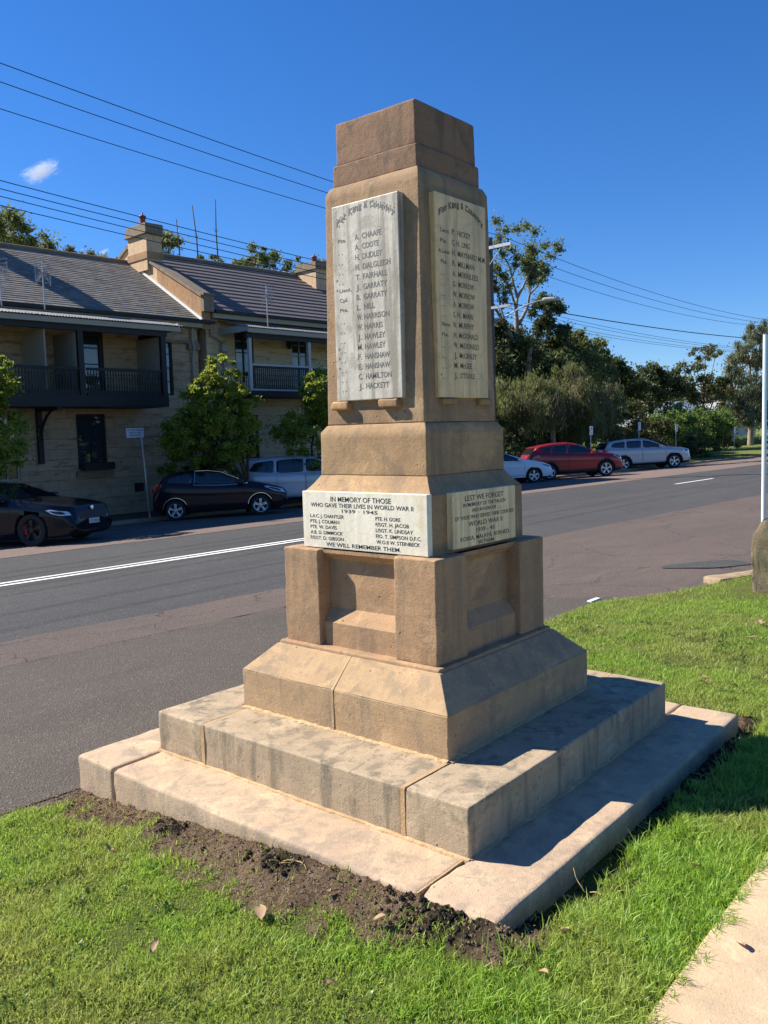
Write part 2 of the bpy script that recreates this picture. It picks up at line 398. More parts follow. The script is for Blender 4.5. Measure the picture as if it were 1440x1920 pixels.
# ------------------------------------------------------------------ lettering
def glyphs(s, bold=.008):
    cu = bpy.data.curves.new('t', 'FONT'); cu.body = s; cu.size = 1; cu.extrude = .01; cu.offset = bold; cu.resolution_u = 3
    o = bpy.data.objects.new('t', cu); COL.objects.link(o)
    bpy.context.view_layer.update()
    dg = bpy.context.evaluated_depsgraph_get()
    me = bpy.data.meshes.new_from_object(o.evaluated_get(dg))
    v = np.array([p.co[:] for p in me.vertices]); f = [tuple(p.vertices) for p in me.polygons]
    bpy.data.objects.remove(o); bpy.data.meshes.remove(me); bpy.data.curves.remove(cu)
    return v, f
GC = {}
def text_mb(lines, P, bold=.008):
    """lines: (string, h0, h1, zmid, height); P(h, z, out) -> point"""
    mb = MB()
    for (s, h0, h1, z, hh) in lines:
        if s not in GC: GC[s] = glyphs(s, bold)
        v, f = GC[s]
        if len(v) == 0: continue
        x0, x1 = v[:, 0].min(), v[:, 0].max(); y0, y1 = v[:, 1].min(), v[:, 1].max()
        if s.replace('.', '').replace(',', '').isalnum() is False or y0 < -.05: y0 = max(y0, -.02); y1 = min(y1, .74)
        if s in ('. .', '" '): y0, y1 = 0, .7
        pts = [P(h0+(h1-h0)*(p[0]-x0)/(x1-x0+1e-9), z-hh/2+hh*(p[1]-y0)/(y1-y0+1e-9), .0005 if p[2] > 0 else -.0006) for p in v]
        mb.add(pts, f)
    return mb
def faceX(p): return lambda h, z, o: (-p-o-.0004, h, z)
def faceY(p): return lambda h, z, o: (h, -p-o-.0004, z)

# ------------------------------------------------------------------ the memorial
mon = thing('war_memorial', 'tall stepped sandstone war memorial with marble name plaques standing on the grass', 'war memorial', (0, 0, -.06))
A1, A2 = 1.2, .917
def blk(name, lo, hi, mt, **k):
    return part(name, rough_block(lo, hi, **k), mt, mon, smooth=True)
# ground course: four long stones round the lower step
blk('base_stone', (-A1, -A1, -.06), (A1, -.895, .134), M['slab'], r=.022, cell=.05, amp=.005, seed=1, chip=.02)
blk('base_stone', (-A1, .897, -.06), (A1, A1, .134), M['slab'], r=.022, cell=.05, amp=.005, seed=2, chip=.02)
blk('base_stone', (-A1, -.893, -.06), (-.80, .893, .132), M['slab'], r=.020, cell=.05, amp=.005, seed=3, chip=.02)
blk('base_stone', (.80, -.893, -.06), (A1, .893, .132), M['slab'], r=.020, cell=.06, amp=.005, seed=4)
# lower step
blk('step_stone', (-A2, -A2, .10), (A2, -.622, .328), M['step'], r=.012, cell=.045, amp=.003, seed=5, chip=.012)
blk('step_stone', (-A2, -.612, .10), (-.50, .566, .328), M['step'], r=.010, cell=.045, amp=.003, seed=6, chip=.012)
blk('step_stone', (-A2, .576, .10), (A2, A2, .328), M['step'], r=.012, cell=.045, amp=.003, seed=7, chip=.012)
blk('step_stone', (.50, -.61, .10), (A2, .57, .327), M['step'], r=.012, cell=.06, amp=.003, seed=8)
# plinth: two halves, a vertical band and a weathered slope
def plin(x, y, z):
    if z > .516:
        k = (.62+(.494-.62)*(z-.516)/(.640-.516))/.62
        return (x*k, y*k, z)
    return (x, y, z)
def plinth_half(y0, y1, seed):
    mb = rough_block((-.62, y0, .30), (.62, y1, .516), r=.006, cell=.045, amp=.002, seed=seed, chip=.008)
    a = rough_block((-.62, y0, .5155), (.62, y1, .640), r=.004, cell=.045, amp=.002, seed=seed+.5, fn=plin)
    return merge(mb, a)
part('plinth_stone', plinth_half(-.62, .009, 9), M['plinth'], mon, smooth=True)
part('plinth_stone', plinth_half(.016, .62, 10), M['plinth'], mon, smooth=True)
blk('plinth_lip', (-.487, -.487, .60), (.487, .487, .657), M['dado'], r=.012, cell=.045, amp=.002, seed=11, chip=.01)
# mortar fillets
mm = MB()
def fillet(a, z, w=.011, h=.008):
    out = MB(); rnd = random.Random(int(a*100))
    for side in range(4):
        nseg = 60; pr = []
        for i in range(nseg+1):
            t = -a-.0+2*a*i/nseg; ww = w*(.6+.8*rnd.random()); h2 = h*(.6+.7*rnd.random())
            sec = [(t, -a+.003, z-.01), (t, -a+.003, z+h2), (t, -a-ww, z+.003), (t, -a-ww-.004, z-.01)]
            for _ in range(side): sec = [(-y, x, zz) for (x, y, zz) in sec]
            pr.append(sec)
        vs = [p for s_ in pr for p in s_]; fs = []
        for i in range(nseg):
            for j in range(3): fs.append((i*4+j, i*4+j+1, (i+1)*4+j+1, (i+1)*4+j))
        out.add(vs, fs)
    return out
mo = merge(fillet(.917, .134), fillet(.62, .328, .015, .010))
def joint(mb, x0, x1, y0, y1, z0, z1): mb.box(x0, x1, y0, y1, z0, z1)
joint(mo, -.9195, -.6, -.628, -.607, .12, .3265); joint(mo, -.9195, -.6, .560, .582, .12, .3265)
joint(mo, -.915, .9, -.626, -.608, .3, .3292)
joint(mo, -.6235, .6235, .006, .019, .31, .5165)
mo.add([(-.6235, .006, .5165), (-.6235, .019, .5165), (-.494, .016, .642), (-.494, .007, .642)], [(0, 1, 2, 3)])
joint(mo, -1.196, -.9, -.897, -.891, .05, .1338)
part('mortar', mo, M['mortar'], mon)
# dado: corner piers round a recessed core
def pier(name, sx, sy, sd):
    x = sorted((sx*.228, sx*.461)); y = sorted((sy*.228, sy*.461))
    blk(name, (x[0], y[0], .652), (x[1], y[1], 1.117), M['dado'], r=.009, cell=.04, amp=.0022, seed=sd, chip=.01)
for i, (sx, sy) in enumerate(((-1, -1), (-1, 1), (1, -1), (1, 1))): pier('corner_pier', sx, sy, 20+i)
core = MB()
for (za, a, zb, b) in ((.652, .434, .768, .434), (.768, .434, .832, .385), (.832, .385, 1.064, .385), (1.064, .385, 1.100, .430), (1.100, .430, 1.1165, .430)):
    n = 20; vs = []; fs = []
    for (z, r) in ((za, a), (zb, b)):
        for sgn in range(4):
            for i in range(n):
                t = -r+2*r*i/n; p = (t, -r, z)
                for _ in range(sgn): p = (-p[1], p[0], p[2])
                vs.append(p)
    k = 4*n
    for i in range(k): fs.append((i, (i+1) % k, (i+1) % k+k, i+k))
    core.add(vs, fs)
part('recessed_panel', core, M['dado'], mon)
# inscription block, its cove, the plain block and the shaft
blk('inscription_block', (-.386, -.386, 1.112), (.386, .386, 1.385), M['block'], r=.008, cell=.045, amp=.002, seed=30)
def cove(x, y, z):
    t = max(0.0, (z-1.383)/(1.462-1.383)); a = .386+(.322-.386)*(t**.8)
    return (x*a/.386, y*a/.386, z)
blk('cove_course', (-.386, -.386, 1.3835), (.386, .386, 1.462), M['block'], r=.003, cell=.016, amp=.001, seed=31, fn=cove)
def cham(x, y, z):
    a = .3215
    if z > 1.672: a = .3215+(.295-.3215)*(z-1.672)/.028
    return (x*a/.3215, y*a/.3215, z)
blk('plain_block', (-.3215, -.3215, 1.4625), (.3215, .3215, 1.700), M['block'], r=.006, cell=.03, amp=.002, seed=32, fn=cham)
def shaft(x, y, z):
    a = .2935+(.2765-.2935)*(z-1.70)/(2.80-1.70)
    if z > 2.800: a -= (z-2.800)/.018*.022
    return (x*a/.2935, y*a/.2935, z)
blk('shaft', (-.2935, -.2935, 1.7005), (.2935, .2935, 2.818), M['shaft'], r=.007, cell=.03, amp=.0018, seed=33, fn=shaft)
blk('cap_course', (-.250, -.250, 2.815), (.250, .250, 2.918), M['upper'], r=.008, cell=.03, amp=.0018, seed=34, chip=.006)
def ctop(x, y, z):
    a = .238+(.2355-.238)*(z-2.918)/.19
    return (x*a/.238, y*a/.238, z+(max(0, (.22-max(abs(x), abs(y))))*.12 if z > 3.09 else 0))
blk('cap_block', (-.238, -.238, 2.916), (.238, .238, 3.112), M['upper'], r=.010, cell=.03, amp=.0018, seed=35, fn=ctop, chip=.006)
# plaques
def plaque(name, lo, hi, mt, r=.003):
    return part(name, rough_block(lo, hi, r=r, cell=.05, amp=.0, seed=lo[2]), mt, mon, smooth=True)
p1 = plaque('memorial_plaque', (-.421, -.392, 1.121), (-.3865, .358, 1.390), M['marble_new'])
tag(p1, 'white marble plaque with the names of the fallen 1939 to 1945')
L = [('IN MEMORY OF THOSE', .172, -.193, 1.356, .0235), ('WHO GAVE THEIR LIVES IN WORLD WAR II', .303, -.317, 1.3265, .0200),
     ('1939 · 1945', .103, -.114, 1.3015, .0160), ('WE WILL REMEMBER THEM.', .209, -.243, 1.141, .0185)]
for i, (s, a, b) in enumerate((('L.A.C. J. CHANTLER', .309, .091), ('PTE. J. COLMAN', .309, .121), ('PTE. W. DAVIS', .309, .138), ('A.B. D. DIMMOCK', .309, .101), ('F/SGT. D. GIBSON', .311, .096))):
    L.append((s, a, b, 1.2735-i*.0262, .0165))
for i, (s, a, b) in enumerate((('PTE. H. GORE', -.101, -.243), ('F/SGT. H. JACOB', -.101, -.291), ('L/SGT. K. LINDSAY', -.101, -.312), ('F/O. T. SIMPSON D.F.C.', -.101, -.357), ('W.O.II W. STEINBECK', -.103, -.350))):
    L.append((s, a, b, 1.2750-i*.0262, .0165))
sub('lettering', text_mb(L, faceX(.4208)), M['letters_new'], p1, mon)
p2 = plaque('memorial_plaque', (-.272, -.421, 1.134), (.258, -.3865, 1.389), M['marble_new2'])
tag(p2, 'cream marble plaque headed LEST WE FORGET')
L = [('LEST WE FORGET', -.176, .149, 1.3555, .0245), ('IN MEMORY OF THE FALLEN', -.191, .165, 1.3250, .0175), ('AND IN HONOUR', -.120, .083, 1.2985, .0170),
     ('OF THOSE WHO SERVED THEIR COUNTRY', -.258, .240, 1.2690, .0180), ('WORLD WAR II', -.152, .136, 1.2375, .0215), ('1939 - 45', -.088, .067, 1.2050, .0190),
     ('KOREA, MALAYA, BORNEO,', -.217, .201, 1.1735, .0195), ('VIETNAM.', -.076, .065, 1.1480, .0170)]
sub('lettering', text_mb(L, faceY(.4208)), M['letters_new'], p2, mon)
p3 = plaque('honour_roll', (-.316, -.192, 1.812), (-.268, .205, 2.710), M['marble_old'], .005)
tag(p3, 'tall weathered white marble roll of names headed For King & Country')
p4 = plaque('honour_roll', (-.204, -.309, 1.810), (.207, -.262, 2.710), M['marble_old2'], .005)
tag(p4, 'tall stained marble roll of names headed For King & Country')
def arc_title(P, h0, h1, sgn, zc, rise):
    """black-letter title on an arc: heavy letters with diamond feet"""
    mb = MB(); s = 'For King & Country'; W_ = h1-h0
    wd = {'F': 1.2, 'K': 1.3, 'C': 1.2, '&': 1.1, 'i': .6, 'r': .8, ' ': .55, 't': .75, 'u': 1.05}
    tot = sum(wd.get(c, 1) for c in s); x = 0
    for c in s:
        cw = wd.get(c, 1)/tot
        if c != ' ':
            if ('g', c) not in GC: GC[('g', c)] = glyphs(c, .035)
            v, f = GC[('g', c)]; t = x+cw/2; u = 2*t-1
            zz = zc+rise*(1-u*u); slope = -sgn*0+(-2*u*rise*2/W_)
            cwid = abs(W_)*cw*.86; x0, x1 = v[:, 0].min(), v[:, 0].max(); H = .034
            pts = []
            for p in v:
                lx = ((p[0]-x0)/(x1-x0+1e-9)-.5)*cwid; lz = p[1]*H
                pts.append(P(h0+W_*t+sgn*lx, zz+lz+slope*lx*sgn*1.0, .0005 if p[2] > 0 else -.0006))
            mb.add(pts, f)
            for ex in (-.33, .33):
                for ez in ((0, .55) if c.islower() else (0, .72)):
                    cx = h0+W_*t+sgn*ex*cwid; cz = zz+ez*H+slope*ex*cwid; d = .0042
                    mb.add([P(cx+dx*d*.8, cz+dz*d, .0007) for dx, dz in ((-1, 0), (0, -1), (1, 0), (0, 1))], [(0, 1, 2, 3)])
        x += cw
    return mb
rows = [('Pte.', 'A.', 'CHAAFE'), ('. .', 'A.', 'COOTE'), ('. .', 'H.', 'DUDLEY'), ('. .', 'H.', 'DALGLEISH'), ('. .', 'T.', 'FAIRHALL'), ('Lieut.', 'J.', 'GARRATY'),
        ('Cpl.', 'B.', 'GARRATY'), ('Pte.', 'L.', 'HILL'), ('. .', 'W.', 'HARRISON'), ('. .', 'W.', 'HARRIS'), ('. .', 'J.', 'HAWLEY'), ('. .', 'M.', 'HAWLEY'),
        ('. .', 'F.', 'HANSHAW'), ('. .', 'E.', 'HANSHAW'), ('. .', 'C.', 'HAMILTON'), ('. .', 'J.', 'HACKETT')]
WID = {'I': .5, 'M': 1.25, 'W': 1.3, 'c': .75, "'": .45, 'L': .9, 'E': .92, 'F': .9}
def wlen(s): return sum(WID.get(c, 1.0) for c in s)
L = []
for i, (a, b, c) in enumerate(rows):
    z = 2.548-i*.0451
    L.append((a, .152, .152-(.026 if a[0] == '.' else .0125*len(a)), z-.003 if a[0] != '.' else z-.006, .018 if a[0] != '.' else .03))
    L.append((b, .048, .048-.019*wlen(b[0])-.007, z, .0255)); L.append((c, .004, .004-.0198*wlen(c), z, .0255))
    if i in (4, 5, 11, 12, 13): L.append(('*', .170, .160, z, .012))
mb = text_mb(L, (lambda h, z, o: (-.3158-o-.0004, h+.017, z+.004))); t_ = arc_title((lambda h, z, o: (-.3158-o-.0004, h+.017, z+.004)), .160, -.190, -1, 2.608, .062)
sub('lettering', merge(mb, t_), M['letters_old'], p3, mon)
rows = [('Lieut.', 'P.', 'HICKEY'), ('Pte.', 'C. H.', 'LING'), ('A.Lieut', 'H.', 'MAYNARD M.M.'), ('Pte.', 'R.', 'MILLMAN'), ('. .', 'A.', 'MERRILEES'), ('. .', 'G.', 'MORROW'),
        ('. .', 'W.', 'MORROW'), ('. .', 'A.', 'MORROW'), ('. .', 'S. H.', 'MANN'), ('Nurse', 'N.', 'MURPHY'), ('Pte.', 'H.', 'McDONALD'), ('. .', 'W.', 'McDONALD'),
        ('. .', 'J.', 'McGINLEY'), ('. .', 'M.', 'McGEE'), ('. .', 'J.', "O'TOOLE")]
L = []
for i, (a, b, c) in enumerate(rows):
    z = 2.548-i*.0458
    x0 = -.205 if a[0] == 'A' else -.188
    L.append((a, x0, x0+(.026 if a[0] == '.' else .0122*len(a)), z-.003, .018 if a[0] != '.' else .03))
    bl = .020*wlen(b[0])+.006+(.034 if len(b) > 2 else 0)
    L.append((b, -.098, -.098+bl, z, .0255)); L.append((c, -.098+bl+.018, min(.178, -.098+bl+.018+.0196*wlen(c)), z, .0255))
L.append(('*', -.205, -.196, 2.548-14*.0458, .012))
mb = text_mb(L, (lambda h, z, o: (h+.021, -.3088-o-.0004, z+.005))); t_ = arc_title((lambda h, z, o: (h+.021, -.3088-o-.0004, z+.005)), -.200, .160, 1, 2.603, .060)
sub('lettering', merge(mb, t_), M['letters_brown'], p4, mon)
for (y0, y1) in ((.118, .226), (-.178, -.066)): blk('corbel', (-.326, y0+.014, 1.772), (-.26, y1+.014, 1.8105), M['corbel'], r=.009, cell=.03, amp=.005, seed=y0*9, chip=.015)
for (x0, x1) in ((-.200, -.088), (.105, .212)): blk('corbel', (x0+.018, -.320, 1.776), (x1+.018, -.26, 1.8088), M['corbel'], r=.009, cell=.03, amp=.005, seed=x0*9, chip=.015)

# ------------------------------------------------------------------ ground, road
def lawn_z(x, y):
    return .02-.05*y+.006*noise.noise(Vector((x*2.2, y*2.2, 0)))+.012*noise.noise(Vector((x*.6, y*.6, 3)))
def street_z(v, lawn=False):
    if v < 1.3: return (.02-.05*v if lawn else -.052)
    if v < 12.5: return -.05-.03*(v-1.3)
    if v < 19.0: return -.386-.05*(v-12.5)
    return -.60
def strip(name, mt, s0, s1, v0, v1, dz, ns=60, nv=12, edge=None, kind='structure', wig=(0, 0), seed=0, cat=None, label=None):
    """a sheet draped over the street's cross-fall, with optional ragged long edges"""
    vs = []; fs = []
    for i in range(ns+1):
        s = s0+(s1-s0)*i/ns
        a = v0+wig[0]*noise.noise(Vector((s*.9, seed, 0)))+wig[0]*.5*noise.noise(Vector((s*5, seed, 0)))
        b = v1+wig[1]*noise.noise(Vector((s*.9, seed+7, 0)))+wig[1]*.5*noise.noise(Vector((s*5, seed+7, 0)))
        for j in range(nv+1):
            v = a+(b-a)*j/nv; vs.append((s, v, street_z(v)+dz))
    for i in range(ns):
        for j in range(nv):
            k = i*(nv+1)+j; fs.append((k, k+nv+1, k+nv+2, k+1))
    o = mesh_obj(name, vs, fs, mt, fix=False); o.rotation_euler = (0, 0, TH)
    return tag(o, kind=kind, cat=cat, label=label)
gm = MB(); vv = [-900, -60, -6, 1.25, 12.5, 18.9, 19.2, 60, 1500]
def gz(v): return (.32 if v < -6 else street_z(v, True))-.05
vs = []; fs = []
for i, s in enumerate((-1200, -60, 0, 60, 200, 1800)):
    for v in vv: vs.append((s, v, gz(v)))
for i in range(5):
    for j in range(len(vv)-1):
        k = i*len(vv)+j; fs.append((k, k+len(vv), k+len(vv)+1, k+1))
o = mesh_obj('ground', vs, fs, M['verge'], fix=False); o.rotation_euler = (0, 0, TH); tag(o, kind='structure')
strip('road', M['road'], -40, 240, 4.9, 12.6, 0, 300, 6, wig=(.0, .0))
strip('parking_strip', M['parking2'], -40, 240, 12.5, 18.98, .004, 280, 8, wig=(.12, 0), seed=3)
strip('roadside_strip', M['parking'], -40, 240, -.6, 5.05, .004, 500, 10, wig=(0, .07), seed=5)
# coarse grey apron between the memorial and the carriageway, ending in a curved seam to the right
vs = []; ap = []
for i in range(121):
    s = -30+ (34.5)*i/120
    top = 4.0+.05*noise.noise(Vector((s*2, 0, 1)))+.03*noise.noise(Vector((s*9, 0, 1)))
    if s > 0: top = 4.0
    if s > 2.4: top = 1.38+(4.0-1.38)*max(0, 1-((s-2.4)/2.1)**1.15)
    ap.append((s, top+.03*noise.noise(Vector((s*7, 2, 1)))))
vs = []; fs = []
for (s, t) in ap:
    for j in range(9):
        v = 1.12+(t-1.12)*j/8; vs.append((s, v, street_z(v)+.009))
for i in range(120):
    for j in range(8):
        k = i*9+j; fs.append((k, k+9, k+10, k+1))
o = mesh_obj('asphalt_apron', vs, fs, M['apron'], fix=False); o.rotation_euler = (0, 0, TH); tag(o, kind='structure')
mb = MB(); rs_ = random.Random(2)
for i in range(200):
    s = -12+i*.075; v = 4.02+.035*noise.noise(Vector((s*2, 0, 1)))+.03*noise.noise(Vector((s*9, 0, 1))); wd = .004+.012*max(0, noise.noise(Vector((s*3, 8, 1)))+.3)
    mb.v += [(s, v-wd, street_z(v)+.0125), (s, v+wd, street_z(v)+.0125)]
    if i: k = 2*i; mb.f.append((k-2, k, k+1, k-1)); mb.m.append(0)
o = mesh_obj('asphalt_seam', mb.v, mb.f, mat('tar_seam', (.02, .018, .016), .9), fix=False); o.rotation_euler = (0, 0, TH); tag(o, kind='structure')
# dark repair patch by the kerb stone
mb = MB(); pts = []
for i in range(28):
    t = 2*math.pi*i/28; s = 6.95+.45*math.cos(t)*(1+.15*math.sin(3*t)); v = 1.42+.32*math.sin(t)*(1+.12*math.cos(2*t))-.25*math.cos(t)
    pts.append((s, v, (street_z(v))+.013))
mb.add(pts, [tuple(range(28))]); o = mesh_obj('asphalt_patch', mb.v, mb.f, M['patch'], fix=False); o.rotation_euler = (0, 0, TH); tag(o, kind='structure')
def curve_v(s): return 9.02+.030*(s-1.5)+ (.0 if s < 8 else -.006*(s-8))
def marking(s0, s1, off, wd):
    mb = MB(); n = max(2, int((s1-s0)/1.0))
    for i in range(n+1):
        s = s0+(s1-s0)*i/n; v = curve_v(s)+off
        mb.v += [(s, v-wd/2, street_z(v-wd/2)+.005), (s, v+wd/2, street_z(v+wd/2)+.005)]
    for i in range(n): mb.f.append((i*2, i*2+2, i*2+3, i*2+1)); mb.m.append(0)
    o = mesh_obj('road_marking', mb.v, mb.f, M['paint'], fix=False); o.rotation_euler = (0, 0, TH); tag(o, kind='structure')
marking(-30, 13.5, -.12, .11); marking(-30, 13.5, .12, .11)
for k in range(6): marking(23.9+12*k-12*0, 27.2+12*k, .0, .12)
# far kerb, footpath
mb = MB(); mb.box(-40, 240, 18.95, 19.15, -.80, -.60); o = mesh_obj('kerb', mb.v, mb.f, M['kerb']); o.rotation_euler = (0, 0, TH); tag(o, kind='structure')
M['footpath'] = asphalt('dusty_footpath', (.13, .105, .08), (.10, .085, .065), (.16, .13, .10))
strip('footpath', M['footpath'], -40, 42, 19.15, 21.3, -.03+.03, 60, 4)
# lawn sheet, cut away under the memorial
def bare(x, y):
    """0..1 how bare the ground is round the memorial"""
    n1 = noise.noise(Vector((x*3, y*3, 5)))*.12+noise.noise(Vector((x*11, y*11, 5)))*.09
    b = 0
    if x < -1.1 and -1.35 < y < 1.35:
        wd = .09+.12*math.sin(max(0, 1.2-y)*1.28)
        if y > .75: wd += (y-.75)*.12
        b = max(b, 1-max(0, (-1.2-x)-(wd+n1*1.2-.05))/.14)
    if y < -1.1 and -1.35 < x < 1.35:
        wd = .075+.04*math.sin(x*3.1)+(.11*math.exp(-((x+.55)/.35)**2))
        b = max(b, 1-max(0, (-1.2-y)-(wd+n1*.8-.02))/.07)
    return max(0.0, min(1.0, b))
def road_edge(x):
    if x < -1.1: return 1.16+.02*math.sin(x*3)
    if x < 3.1: return 1.16+(x+1.1)*(-.03)
    if x < 4.2: return 1.03+.03*math.sin((x-3.1)*2)
    return max(-.2, 1.05-.62*(x-4.2)+.10*(x-4.2)**2) if x < 6.4 else .17
PATH_Y = -1.72
def ground_z(x, y):
    b = bare(x, y); z = lawn_z(x, y)
    if b > 0:
        z += b*((.062*min(1, max(0, (1.0-y)/1.4))*max(0, min(1, 1-(-1.2-x)/.4)) if (x < -1.19) else -.02))+b*(.016*noise.noise(Vector((x*14, y*14, 2)))+.014*noise.noise(Vector((x*35, y*35, 2))))
        if y < -1.19 and -.95 < x < 1.25: z -= .03*b
    return z
def soil_dark(x, y):  # how far the soil colour darkens, along the right face and in spots
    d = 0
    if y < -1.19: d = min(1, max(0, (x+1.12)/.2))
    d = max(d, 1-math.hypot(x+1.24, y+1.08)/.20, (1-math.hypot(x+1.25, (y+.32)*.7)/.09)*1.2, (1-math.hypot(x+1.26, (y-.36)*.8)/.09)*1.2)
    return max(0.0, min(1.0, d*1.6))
vs = []; fs = []; av = []; dv_ = []
xs = np.concatenate([np.arange(-4.2, -1.9, .06), np.arange(-1.9, 1.6, .025), np.arange(1.6, 9.01, .06)]); nys = 118
for i, x in enumerate(xs):
    e = road_edge(x)+.02*noise.noise(Vector((x*4, 1, 1)))
    for j in range(nys+1):
        y = PATH_Y-.02+(e-PATH_Y+.02)*j/nys
        z = ground_z(x, y)
        if j == nys: z -= .03
        vs.append((x, y, z)); b = bare(x, y)
        edge = max(0, 1-(e-y)/.10)*.75
        av.append(max(b, edge)); dv_.append(soil_dark(x, y))
for i in range(len(xs)-1):
    for j in range(nys):
        k = i*(nys+1)+j; fs.append((k, k+nys+1, k+nys+2, k+1))
o = mesh_obj('lawn', vs, fs, [M['lawn']], fix=False, smooth=True); o['kind'] = 'structure'
for nm, val in (('bare', av), ('soil_dark', dv_)):
    at_ = o.data.attributes.new(nm, 'FLOAT', 'POINT'); at_.data.foreach_set('value', val)
# concrete path at the lower right
mb = rough_block((-6, -3.6, .02), (-.02, PATH_Y, .118), r=.01, cell=.12, amp=.003, seed=50)
mb2 = rough_block((.0, -3.6, .02), (3.0, PATH_Y, .118), r=.01, cell=.12, amp=.003, seed=51)
o = mesh_obj('path', merge(mb, mb2).v, merge(mb, mb2).f, M['concrete'], smooth=True); tag(o, kind='structure')
# ------------------------------------------------------------------ grass blades (real blades, one sheet of turf)
def blades(name, pts, rng, hmin, hmax, wid, mt, label):
    n = len(pts); pts = np.asarray(pts)
    ang = rng.uniform(0, 2*np.pi, n); h = rng.uniform(hmin, hmax, n)*pts[:, 3]; lean = rng.uniform(.15, 1.15, n)*h
    la = rng.uniform(0, 2*np.pi, n)
    d = np.stack([np.cos(ang), np.sin(ang), np.zeros(n)], 1)*(wid*rng.uniform(.6, 1.3, n))[:, None]/2
    ld = np.stack([np.cos(la), np.sin(la), np.zeros(n)], 1)*lean[:, None]
    up_ = np.zeros((n, 3)); up_[:, 2] = h
    P = pts[:, :3]
    v = np.stack([P-d, P+d, P+ld*.35+up_*.6+d*.8, P+ld*.35+up_*.6-d*.8, P+ld+up_*.9], 1).reshape(-1, 3)
    me = bpy.data.meshes.new(name); me.vertices.add(5*n); me.vertices.foreach_set('co', v.ravel())
    base = (np.arange(n)*5)[:, None]
    li = np.concatenate([base+np.array([0, 1, 2, 3]), base+np.array([3, 2, 4])], 1).ravel()
    me.loops.add(7*n); me.loops.foreach_set('vertex_index', li)
    me.polygons.add(2*n); ls = (np.arange(n)*7)[:, None]+np.array([0, 4]); me.polygons.foreach_set('loop_start', ls.ravel())
    me.materials.append(mt); me.update(); me.validate()
    o = bpy.data.objects.new(name, me); link(o); tag(o, label, 'grass', kind='stuff'); return o
rng = np.random.default_rng(4)
def scatter(x0, x1, y0, y1, dens, hk):
    n = int((x1-x0)*(y1-y0)*dens); out = []
    X = rng.uniform(x0, x1, n); Y = rng.uniform(y0, y1, n); U = rng.uniform(0, 1, n)
    for x, y, u in zip(X, Y, U):
        e = road_edge(x)
        if y > e-.01 or (abs(x) < 1.19 and abs(y) < 1.19): continue
        if x > 5.05 and x < 6.0 and -.75 < y < .1: continue
        b = bare(x, y); c = noise.noise(Vector((x*3.2, y*3.2, 9))); cc = noise.noise(Vector((x*9, y*9, 4)))
        if u > (1-b)**1.3*(.80+.5*cc)+(.02 if b > .9 else 0): continue
        if y < PATH_Y-.03-.05*noise.noise(Vector((x*12, 0, 0)))+.0: continue
        k = (1+.7*c+.5*cc)*hk
        if y < -1.25: k *= 1.35
        if x < -1.1: k *= .9
        out.append((x, y, ground_z(x, y)-.004, max(.35, k)))
    return out
pts = scatter(-2.9, -1.1, -1.78, 1.25, 42000, 1.0)+scatter(-1.1, 0, -1.78, -1.15, 42000, 1.0)
pts += scatter(0, 2.2, -1.78, 1.15, 22000, 1.0)
pts += scatter(2.2, 4.6, -1.78, 1.15, 11000, 1.0)
pts += scatter(4.6, 8.5, -1.78, 1.15, 3500, 1.15)
blades('grass', pts, rng, .012, .038, .0036, M['grass'], 'green lawn grass growing round the memorial')
pts = [(p[0], p[1], p[2], p[3]) for p in scatter(-2.9, 4.5, -1.76, 1.2, 3000, 1.0)]
rr = []
for _ in range(5200):
    x = rng.uniform(-1.62, -1.2); y = rng.uniform(-1.2, 1.25)
    if bare(x, y) > .3: rr.append((x, y, ground_z(x, y)-.003, .7))
blades('dry_grass', pts+rr, rng, .010, .026, .003, M['grass_dry'], 'dry straw coloured blades scattered in the lawn')
# longer tufts by the path and the near corner of the memorial
tf = []
for _ in range(260):
    cx = rng.uniform(-1.6, 1.6); cy = rng.uniform(-1.70, -1.32)
    for _ in range(26):
        tf.append((cx+rng.normal(0, .022), cy+rng.normal(0, .022), lawn_z(cx, cy)-.004, 1))
blades('long_grass', tf, rng, .03, .065, .0042, M['grass'], 'longer grass tufts between the memorial and the concrete path')

wd_ = []
for _ in range(700):
    cx = rng.uniform(-2.9, 3.5); cy = rng.uniform(-1.7, 1.0)
    if (abs(cx) < 1.25 and abs(cy) < 1.25) or bare(cx, cy) > .3 or cy > road_edge(cx)-.05: continue
    for _ in range(9): wd_.append((cx+rng.normal(0, .02), cy+rng.normal(0, .02), ground_z(cx, cy)+.004, 1))
blades('clover', wd_, rng, .012, .026, .012, M['leaf_ivy'], 'small broad leaved clover and weeds in the lawn')
